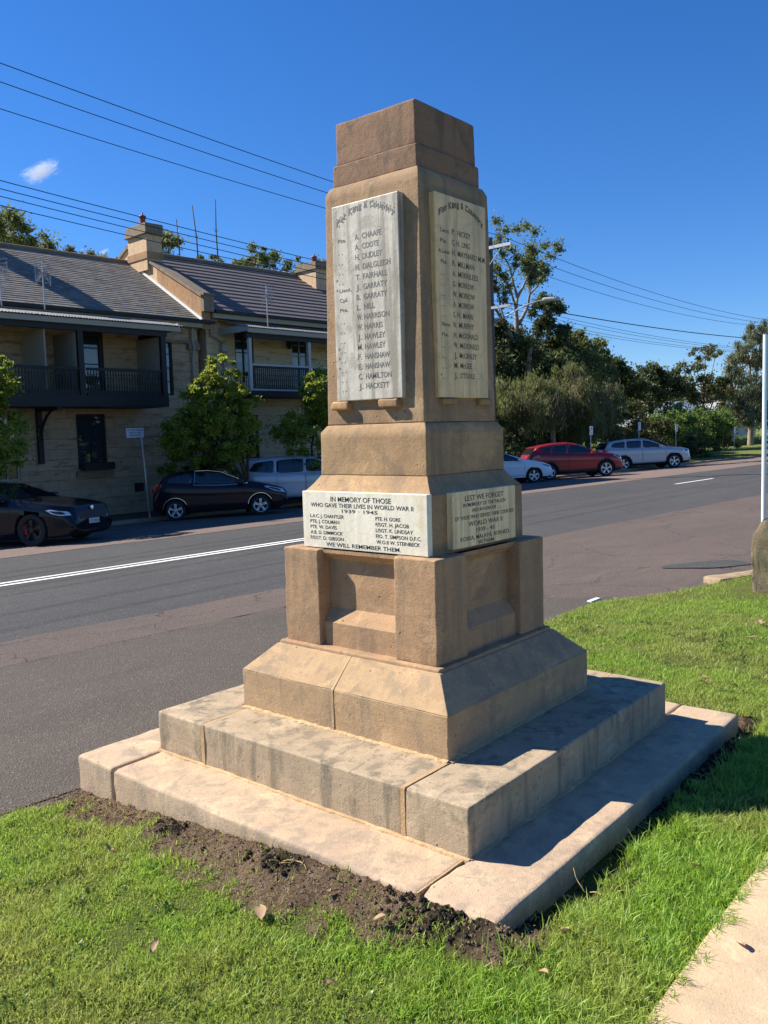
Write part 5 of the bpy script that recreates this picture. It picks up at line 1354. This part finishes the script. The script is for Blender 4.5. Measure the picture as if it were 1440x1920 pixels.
tree('street_tree', 'street tree cut by the left edge of the photo above the black sedan', 'tree', (4.6, 18.5, -.6),
     [(4.2, 17.5, 1.8, 1.6, 1.2, 1.15, 8), (4.4, 17.4, 3.0, 1.05, .9, .95, 4), (4.85, 17.2, 3.2, .65, .5, .6, 1.5)], M['leaf_street'], M['bark_dark'], 210, 32000, .095, 12, .09, .2, .16, group=G1)
tree('street_tree', 'street tree half hidden by the left side of the memorial', 'tree', (16.2, 19.0, -.6),
     [(15.9, 17.9, 1.6, 2.0, 1.3, 1.3, 8), (16.2, 17.7, 2.9, 1.5, 1.0, 1.1, 5), (15.2, 17.5, 3.1, .6, .5, .7, 1.3)], M['leaf_street'], M['bark_dark'], 230, 36000, .095, 13, .09, .2, .16, group=G1)
G2 = 'gum trees behind the rooftops'
tree('gum_tree', 'broad gum tree crown above the slate roof at the left edge', 'tree', (11.5, 34, -1), [(12.2, 34, 10.6, 2.3, 1.6, .75, 6), (10.2, 34, 10.9, 2.2, 1.5, .9, 4), (14.3, 34, 10.1, .9, .8, .55, 1.5)], M['leaf_gum'], M['bark_pale'], 80, 18000, .15, 21, .2, .75, .30, group=G2)
tree('gum_tree', 'small dark gum crown just right of the tall chimney', 'tree', (20.6, 34, -1), [(20.5, 34, 10.9, .75, .7, .95, 1)], M['leaf_gum'], M['bark_pale'], 20, 5200, .14, 22, .12, .8, .36, group=G2)
tree('gum_tree', 'low gum crown peeping over the slate roof ridge left of the chimney', 'tree', (16.6, 34, -1), [(16.0, 34, 10.0, 1.0, .8, .35, 1), (17.4, 34, 9.9, .8, .8, .3, 1)], M['leaf_pale'], M['bark_pale'], 22, 3000, .14, 23, .12, .8, .32, group=G2)
tree('gum_tree', 'gum crown with ragged top behind the middle of the brown tiled roof', 'tree', (25.6, 34, -1), [(24.2, 34, 10.6, .9, .8, .5, 1.3), (25.9, 34, 11.2, 1.0, .8, .8, 2), (27.3, 34, 10.9, .9, .8, .9, 2), (23.0, 34, 10.7, .6, .6, .5, 1)], M['leaf_gum'], M['bark_pale'], 60, 9500, .15, 24, .14, .75, .30, group=G2)
tree('gum_tree', 'thin pale gum crown above the roof ridge just left of the memorial', 'tree', (29.6, 34, -1), [(29.0, 34, 11.0, .9, .8, .55, 1), (30.6, 34, 11.1, .8, .7, .6, 1)], M['leaf_pale'], M['bark_pale'], 26, 3600, .14, 25, .12, .8, .30, group=G2)
for (lb, s0, z0, s1, z1) in (('bare leaning sapling stem above the roof ridge, left of the pair', 21.9, -1, 21.42, 12.96), ('taller bare sapling stem above the roof ridge, right of the pair', 22.7, -1, 22.78, 13.48), ('short bare twig rising above the dark gum crown beside the chimney', 20.7, -1, 20.45, 12.15)):
    rnd = random.Random(int(z1*10)); pts = [(s0+(s1-s0)*(i/9)**2+rnd.uniform(-.05, .05), 33, z0+(z1-z0)*i/9) for i in range(10)]
    mb = MB().tube(pts, [.09-.0075*i for i in range(10)], 6)
    for k in range(7):
        i = 9-k//2; p = pts[min(i, 8)]; mb.tube([p, (p[0]+rnd.choice((-1, 1))*.14, p[1], p[2]+.20)], [.014, .006], 4)
    single('bare_stem', mb, M['bark_dark'], lb, 'bare sapling', (s0, 33, -1), street=True, smooth=True)
# right of the memorial
G3 = 'trees beyond the parked cars'
# tall open gum: visible pale limbs
def limb_gum():
    base = (38.6, 26, -.7); rng = np.random.default_rng(31)
    t = thing('gum_tree', 'tall open gum tree with forked pale limbs rising beside the street light', 'tree', base, street=True, group=G3)
    mb = MB(); tips = []
    def limb(p, d, L, r, dep):
        pts = [p]; q = Vector(p); dd = Vector(d).normalized()
        for i in range(5):
            dd = (dd+Vector((rng.uniform(-.22, .22), rng.uniform(-.15, .15), rng.uniform(-.02, .18)))).normalized(); q = q+dd*L/5; pts.append(tuple(q))
        mb.tube(pts, [r*(1-.11*i) for i in range(6)], 7)
        if dep == 0: tips.append(pts[-1]); tips.append(pts[3]); return
        for k in range(3 if dep > 1 else 2):
            a = rng.uniform(-.75, .75); limb(pts[3 if k == 0 else 5], (dd.x+a, dd.y+rng.uniform(-.5, .5), dd.z*.8+.25), L*.62, r*.5, dep-1)
    limb(base, (0, 0, 1), 7.6, .30, 0); tips.clear()
    limb((38.7, 26, 6.2), (-.55, 0, .9), 2.8, .17, 2); limb((38.7, 26, 6.2), (.15, 0, 1), 3.2, .19, 2); limb((38.9, 26, 7.8), (.75, 0, .8), 2.4, .13, 2)
    part('trunk', mb, M['bark_pale'], t, smooth=True)
    cs = [c for c in tips if c[2] > 8]
    cs += [(42.9, 26, 12.9), (43.2, 26, 12.6), (42.2, 26, 12.1), (41.6, 26, 12.6), (41.2, 26, 11.5), (40.6, 26, 13.3), (39.8, 26, 13.5), (38.8, 26, 13.2), (37.6, 26, 12.9), (37.0, 26, 12.4), (36.8, 26, 13.3), (41.9, 26, 11.2), (40.3, 26, 12.2), (39.4, 26, 11.4), (40.8, 26, 10.9), (38.1, 26, 12.0), (41.3, 26, 9.6)]
    rs_ = [(.52*rng.uniform(.6, 1.3), .5, .40*rng.uniform(.6, 1.2)) for _ in cs]
    leaf_cloud('crown', M['leaf_gum'], t, cs, rs_, 230, .18, rng, base, .45)
limb_gum()
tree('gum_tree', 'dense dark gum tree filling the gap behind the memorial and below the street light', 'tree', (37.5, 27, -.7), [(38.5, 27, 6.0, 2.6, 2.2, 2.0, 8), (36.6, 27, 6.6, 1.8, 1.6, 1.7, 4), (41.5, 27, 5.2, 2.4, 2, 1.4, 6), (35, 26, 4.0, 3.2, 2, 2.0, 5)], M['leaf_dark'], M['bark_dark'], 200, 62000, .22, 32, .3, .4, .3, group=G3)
tree('gum_tree', 'narrow upright gum crown right under the street light', 'tree', (48.0, 30, -.7), [(48.2, 30, 9.7, 1.35, 1.2, 1.0, 4), (48.6, 30, 8.1, 1.6, 1.3, .9, 4), (46.4, 30, 7.0, 1.2, 1.2, .8, 2)], M['leaf_dark'], M['bark_pale'], 70, 20000, .22, 33, .2, .5, .28, group=G3)
tree('gum_tree', 'rounded green gum crown stepping down to the right above the brown casuarina', 'tree', (53.5, 30, -.7), [(51.6, 30, 7.4, 1.5, 1.5, 1.3, 4), (53.8, 30, 7.1, 1.7, 1.5, 1.3, 4), (50, 29, 5.6, 3, 2, 1.3, 5), (55.2, 30, 5.4, 1.5, 1.3, 1.2, 3)], M['leaf_gum'], M['bark_dark'], 150, 42000, .22, 34, .25, .45, .32, group=G3)
tree('gum_tree', 'middle green gum crown between the street light gum and the dark rounded tree', 'tree', (50.5, 34, -.7), [(52.0, 34, 6.6, 3.0, 2, 1.7, 4), (57, 34, 5.2, 3.0, 2, 1.6, 4), (47.0, 33, 6.5, 2.6, 2, 1.6, 4)], M['leaf_gum'], M['bark_dark'], 110, 36000, .26, 38, .25, .4, .32, group=G3)
tree('broad_tree', 'dark rounded tree in the middle distance left of the sky gap', 'tree', (58.5, 31, -.7), [(57.8, 31, 5.6, 2.0, 2, 1.5, 4), (60.6, 31, 5.0, 2.0, 2, 1.4, 4)], M['leaf_dark'], M['bark_dark'], 110, 30000, .25, 35, .25, .4, .32, group=G3)
tree('broad_tree', 'pair of rounded crowns immediately left of the sky gap', 'tree', (66.5, 32, -.7), [(67.3, 32, 5.4, 1.9, 2, 1.6, 4), (70.6, 32, 5.0, 1.6, 2, 1.5, 3), (64.5, 32, 4.2, 1.8, 2, 1.4, 3)], M['leaf_dark'], M['bark_dark'], 100, 26000, .28, 36, .25, .4, .34, group=G3)
tree('casuarina', 'weeping brownish casuarina with grey bare twigs hanging over the red car', 'tree', (37.0, 22.6, -.6), [(37.5, 22.6, 3.6, 3.4, 2.0, 1.5, 8), (33.5, 22.6, 3.2, 3.2, 1.8, 1.2, 6), (41.0, 22.4, 3.3, 2.2, 1.7, 1.3, 5), (38.8, 22.4, 4.6, 1.6, 1.3, .8, 3), (39.5, 22.0, 2.2, 2.6, 1.5, 1.0, 4)], M['leaf_oak'], M['bark_pale'], 300, 105000, .21, 37, .2, .5, .19, aspect=.16, droop=.8, group=G3, shell=.3)
tw = MB(); rnd = random.Random(5)
for _ in range(34):
    s = rnd.uniform(34, 41); z = rnd.uniform(2.6, 5.0)-abs(s-38)*.14; v = 20.75+rnd.uniform(-.2, .6); L_ = rnd.uniform(.6, 1.7)
    tw.tube([(s, v, z), (s+rnd.uniform(-.3, .3), v-.1, z-L_*.4), (s+rnd.uniform(-.6, .6), v-.15, z-L_)], [.018, .012, .005], 4)
    for _k in range(3):
        q = rnd.uniform(.2, .8); tw.tube([(s, v-.05, z-L_*q), (s+rnd.uniform(-.5, .5), v-.12, z-L_*q-rnd.uniform(.1, .5))], [.008, .003], 3)
tcas = [o for o in bpy.data.objects if o.name == 'casuarina'][0]
part('bare_twigs', tw, bark('grey_twigs', (.22, .19, .16), (.14, .12, .10)), tcas)
def shrub(name, label, s0, s1, v, z0, z1, mt, n, size, seed, cat='shrub', dv=1.0, n_cl=40, group='dark shrubs behind the parked cars'):
    cx_, cz = (s0+s1)/2, (z0+z1)/2
    return tree(name, label, cat, (cx_, v+.3, -.62), [(s0+(s1-s0)*(i+.5)/4, v, z0+(z1-z0)*.42+(z1-z0)*.09*math.sin(seed+i*2.1), (s1-s0)/6.2, dv, (z1-z0)*.46, 1) for i in range(4)], mt, M['bark_dark'], n_cl, n, size, seed, .06, .2, .34, group=group, shell=.1)
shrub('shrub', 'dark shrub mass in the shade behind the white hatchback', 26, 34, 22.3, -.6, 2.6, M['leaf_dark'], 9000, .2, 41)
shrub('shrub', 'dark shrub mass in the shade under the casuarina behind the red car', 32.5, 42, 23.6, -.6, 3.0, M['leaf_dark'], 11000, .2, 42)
shrub('shrub', 'brown tipped shrub above the silver grey car', 41.5, 50, 22.2, -.5, 3.6, M['leaf_brown'], 14000, .18, 43, n_cl=60)
shrub('shrub', 'broad bright green leafy shrub right of the silver grey car', 48.5, 60, 22.0, .5, 3.4, M['leaf_ivy'], 15000, .20, 44, n_cl=70)
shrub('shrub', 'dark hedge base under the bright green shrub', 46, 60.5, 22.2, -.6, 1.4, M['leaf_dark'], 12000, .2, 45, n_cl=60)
shrub('shrub', 'brownish shrubs in the middle distance under the sky gap', 60, 74, 28, -.5, 4.3, M['leaf_brown'], 10000, .25, 46, dv=1.6, n_cl=60)
tree('gum_tree', 'slender pale gum with bare trunks and tufted crowns right of the sky gap', 'tree', (76.5, 31, -.7), [(77.0, 31, 8.3, 1.5, 1.2, .9, 3), (79.4, 31, 8.6, .8, .8, .6, 1.5), (73.6, 31, 7.0, 1.7, 1.3, .8, 3), (71.6, 31, 5.9, 1.6, 1.2, .7, 2)], M['leaf_pale'], M['bark_pale'], 40, 5200, .25, 51, .14, .35, .30, group=G3)
tree('broad_tree', 'dark rounded tree under the slender pale gum', 'tree', (74.5, 30, -.7), [(74.2, 30, 4.3, 2.6, 2, 1.9, 4), (76.8, 30, 4.8, 1.8, 1.6, 1.6, 3)], M['leaf_brown'], M['bark_dark'], 46, 9000, .24, 52, .2, .4, .28, group=G3)
tree('gum_tree', 'big spreading gum tree at the right edge with drooping grey green foliage', 'tree', (86.0, 30, -.7), [(88.6, 30, 11.0, 1.9, 1.8, 1.4, 3), (85.5, 30, 8.4, 3.0, 2, 1.8, 5), (91.5, 30, 8.4, 3.2, 2, 2.2, 5), (81.5, 30, 5.4, 2.9, 2, 2.0, 5), (86.5, 29, 5.0, 4.2, 2, 1.9, 7), (92, 29, 4.6, 3.4, 2, 2.0, 5), (80.5, 29, 2.6, 3.0, 1.6, 1.5, 4), (85.5, 28, 2.6, 2.2, 1.5, 1.2, 2)], M['leaf_pale'], M['bark_pale'], 260, 65000, .26, 53, .35, .35, .24, aspect=.3, droop=.5, group=G3, shell=.35)
def wood():
    rg = np.random.default_rng(77); cs = []; rr_ = []
    for _ in range(520):
        s = rg.uniform(30, 150); cs.append((s, 50+rg.uniform(-4, 4), rg.uniform(-.5, 5.4)+s*.008)); rr_.append((1.9, 1.2, 1.1))
    o = leaf_cloud('far_wood', M['leaf_dark'], None, cs, rr_, 150, .55, rg, (90, 50, -1))
    o.location = S(90, 50, -1); o.rotation_euler = (0, 0, TH); tag(o, 'far dark woodland that closes the gaps between the nearer trees', 'woodland', kind='stuff')
wood()
# far house and clipped hedge at the right
fh = thing('cottage', 'white cottage with grey metal roof half hidden behind the big gum at the right edge', 'house', (92, 36, -.9), street=True)
part('wall', wall_with_holes(82, 104, -1.0, 2.0, 36.0, .2, [(86.8, 87.6, -.6, 1.3), (88.2, 88.9, -.6, 1.3), (95, 97, 0, 1.4)]), mat('white_weatherboard', (.50, .50, .50), .7), fh)
part('side_wing', MB().box(82, 104, 36.21, 42, -1, 1.95), mat('white_weatherboard_side', (.55, .55, .54), .7), fh)
rf = MB().prism([(34.6, 1.75), (39.0, 4.3), (43.4, 1.75), (43.4, 1.65), (34.6, 1.65)], 'x', 81, 105); part('roof', rf, mat('pale_metal_roof', (.50, .55, .60), .45, .3), fh)
part('gable', MB().prism([(90, 2.2), (93.5, 5.0), (97, 2.2)], 'y', 35.5, 38), mat('grey_gable', (.36, .38, .40), .7), fh)
for (a, b) in ((86.8, 87.6), (88.2, 88.9)): part('window', MB().box(a, b, 36.08, 36.12, -.6, 1.3), M['glass'], fh)
hd = thing('clipped_hedge', 'low clipped hedge with a sunlit yellow green top at the far right', 'hedge', (86, 31.5, -.75), street=True)
rgh = np.random.default_rng(8); cs = [(s, 31.5, -.1) for s in np.linspace(80.5, 93, 26)]
leaf_cloud('foliage', M['leaf_ivy'], hd, cs, [(.5, .6, .5)]*26, 260, .16, rgh, (86, 31.5, -.75))
part('hedge_core', rough_block((80.4, 31.1, -.75), (93.1, 31.9, .12), r=.2, cell=.4, amp=.05), M['leaf_dark'], hd, smooth=True)
sc_ = thing('conifer', 'slim dark conifer beside the clipped hedge', 'tree', (77.5, 29, -.7), street=True)
part('trunk', MB().tube([(77.5, 29, -.8), (77.5, 29, .6)], [.08, .06], 8), M['bark_pale'], sc_)
leaf_cloud('crown', M['leaf_dark'], sc_, [(77.5, 29, z) for z in np.linspace(.1, 1.9, 10)], [(.45, .45, .3)]*10, 300, .14, rgh, (77.5, 29, -.7))
strip('verge', M['verge'], 42, 240, 19.15, 36, -.02, 60, 6)
# ------------------------------------------------------------------ small things on the lawn
def fallen(x, y, L_, a, k, lb):
    rnd = random.Random(k); n = 6; vs = []; z = ground_z(x, y)+(.026 if y > PATH_Y else .010)
    for i in range(n+1):
        t = i/n; w_ = L_*.22*math.sin(math.pi*min(1, t*1.02))**.8+.0005; px_ = (t-.5)*L_; c = .012*math.sin(t*3+k)
        for e in (-1, 0, 1):
            X = px_; Y = e*w_; vs.append((X*math.cos(a)-Y*math.sin(a), X*math.sin(a)+Y*math.cos(a), c+abs(e)*.008+rnd.uniform(0, .002)))
    fs = []
    for i in range(n):
        for j in range(2): q = i*3+j; fs.append((q, q+3, q+4, q+1))
    o = mesh_obj('fallen_leaf', vs, fs, M['deadleaf'], fix=False, smooth=True); o.location = (x, y, z); tag(o, lb, 'leaf', 'fallen leaves on the lawn')
fl_ = [(-1.53, -.49, .09, .9, 'long curled brown leaf on the lawn in front of the bare soil'), (-1.38, -.88, .05, 2.2, 'pale leaf on the grass below the near corner of the soil'), (-1.06, -1.36, .055, 1.1, 'brown leaf in the grass just outside the near corner of the memorial'),
       (-1.34, -.62, .04, .2, 'small orange leaf at the outer edge of the soil strip'), (-1.52, .42, .045, 1.9, 'small pale leaf on the lawn left of the soil strip'), (-1.85, -.35, .05, .4, 'thin brown leaf in the middle of the left lawn'),
       (-1.68, -.95, .045, 2.7, 'brown leaf near the bottom of the photo in the grass'), (-1.30, -1.42, .04, 1.4, 'small tan leaf low in the grass left of the concrete path'), (-.45, -1.55, .06, .7, 'yellowish leaf in the grass beside the concrete path'),
       (2.17, -.70, .07, .3, 'upper one of three leaves on the lawn right of the memorial'), (1.95, -.76, .07, 1.3, 'middle one of three leaves on the lawn right of the memorial'), (1.80, -.82, .07, 2.3, 'lower one of three leaves on the lawn right of the memorial'),
       (3.63, -.62, .09, .5, 'curled brown leaf on the bright lawn below the mossy pillar'), (3.1, -.72, .07, 1.8, 'small brown leaf at the right edge of the bright lawn'), (-.83, -1.82, .06, .6, 'curled tan leaf lying on the concrete path')]
for i, (x, y, L_, a, lb) in enumerate(fl_): fallen(x, y, L_, a, i, lb)
# clods, bark chips and roots in the bare soil
cl = MB(); rnd = random.Random(9)
def clod(x, y, r):
    n = 6; z = ground_z(x, y)+.001; base_ = len(cl.v); vs = []
    for (ph, k) in ((.9, .25), (.35, .9), (-.4, .95)):
        for i in range(n): t = 2*math.pi*i/n; q = r*k*rnd.uniform(.7, 1.25); vs.append((x+q*math.cos(t), y+q*math.sin(t), z+r*ph*rnd.uniform(.7, 1.2)))
    cl.add(vs, [tuple(range(n))]+[(i, (i+1) % n, (i+1) % n+n, i+n) for i in range(n)]+[(i+n, (i+1) % n+n, (i+1) % n+2*n, i+2*n) for i in range(n)], )
cl2 = None
for _ in range(1900):
    if rnd.random() < .62: x = -1.2-abs(rnd.gauss(0, .14)); y = rnd.uniform(-1.3, 1.2)
    else: x = rnd.uniform(-1.25, 1.25); y = -1.2-abs(rnd.gauss(0, .05))
    if bare(x, y) > .35: clod(x, y, rnd.uniform(.002, .006)*(2.0 if rnd.random() < .05 else 1))
o = mesh_obj('soil_clods', cl.v, cl.f, M['soil']); tag(o, 'loose crumbs and clods of soil around the memorial base', 'soil', kind='stuff')
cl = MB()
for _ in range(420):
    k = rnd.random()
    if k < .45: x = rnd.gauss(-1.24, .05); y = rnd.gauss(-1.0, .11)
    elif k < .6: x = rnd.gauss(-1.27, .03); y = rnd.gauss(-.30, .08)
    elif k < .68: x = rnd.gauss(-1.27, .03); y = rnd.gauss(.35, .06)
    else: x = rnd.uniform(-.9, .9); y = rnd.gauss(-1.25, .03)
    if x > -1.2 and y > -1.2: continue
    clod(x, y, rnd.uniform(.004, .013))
o = mesh_obj('dark_soil_clods', cl.v, cl.f, M['dark_soil']); tag(o, 'dark clods of soil against the memorial base', 'soil', kind='stuff')
for i, (x, y, lb) in enumerate(((-1.26, -.33, 'pale yellow root tangle in the soil below the front of the memorial'), (-.75, -1.26, 'yellow root looping out of the soil near the near corner of the memorial'), (-.25, -1.28, 'pale root strands in the dark soil beside the right face of the memorial'), (.95, -1.27, 'pale roots at the right corner of the base slab'), (.45, -1.28, 'thin roots hanging from the turf edge in the shadow of the memorial'))):
    mb = MB(); rnd = random.Random(i+3)
    for _ in range(5):
        p = Vector((rnd.uniform(-.04, .04), rnd.uniform(-.03, .03), .004)); d = Vector((rnd.uniform(-1, 1), rnd.uniform(-1, 1), .5)).normalized(); pts = []
        for q in range(7): pts.append(tuple(p)); d = (d+Vector((rnd.uniform(-.5, .5), rnd.uniform(-.5, .5), -.17))).normalized(); p = p+d*.017; p.z = max(p.z, -.002)
        mb.tube(pts, [.0022, .0022, .002, .002, .0017, .0013, .0009], 5)
    o = mesh_obj('root_tangle', mb.v, mb.f, M['root'], smooth=True); o.location = (x, y, ground_z(x, y)+.004); tag(o, lb, 'root', 'pale roots in the bare soil')
# ------------------------------------------------------------------ one small cloud
def cloud(label, px_dir, dist, sz, seed, dens):
    az, el = px_dir; c = Vector(CAM)+Vector((math.cos(R(az))*math.cos(R(el)), math.sin(R(az))*math.cos(R(el)), math.sin(R(el))))*dist
    m = bpy.data.materials.new('cloud_vapour'); m.use_nodes = True; t = m.node_tree; t.nodes.clear()
    class G(N):
        def __init__(s): s.t = t
    g = G(); co = g.co(); L_ = g.n('ShaderNodeVectorMath', operation='LENGTH'); g.l(co, L_.inputs[0])
    nz = g.noise(g.mapping(co, rot=(0, .5, 0), sc=(1, 1, 1.5)), 1.5, 10, .8, 1.4)
    f = g.math('MULTIPLY', g.ramp(g.math('SUBTRACT', nz, g.math('MULTIPLY', L_.outputs['Value'], .42)), [(.20, 0.0), (.34, 1.0)]), dens)
    v = g.n('ShaderNodeVolumePrincipled'); v.inputs['Color'].default_value = (1, 1, 1, 1); g.l(f, v.inputs['Density']); v.inputs['Anisotropy'].default_value = .3
    o_ = g.n('ShaderNodeOutputMaterial'); g.l(v.outputs[0], o_.inputs['Volume'])
    mb = MB().lathe([(0, -1), (.5, -.86), (.86, -.5), (1, 0), (.86, .5), (.5, .86), (0, 1)], (0, 0, 0), n=20)
    o = mesh_obj('cloud', mb.v, mb.f, m); o.location = c; o.scale = sz; o.rotation_euler = (R(-28), 0, R(az)); tag(o, kind='structure')
    return o
tag(cloud('', (60.6, 16.1), 900, (12, 24, 11), 4, .075), 'small white wispy cloud in the blue sky at the upper left')
tag(cloud('', (57.2, 11.7), 900, (6, 9, 3), 2, .06), 'faint puff of cloud just above the slate roof')
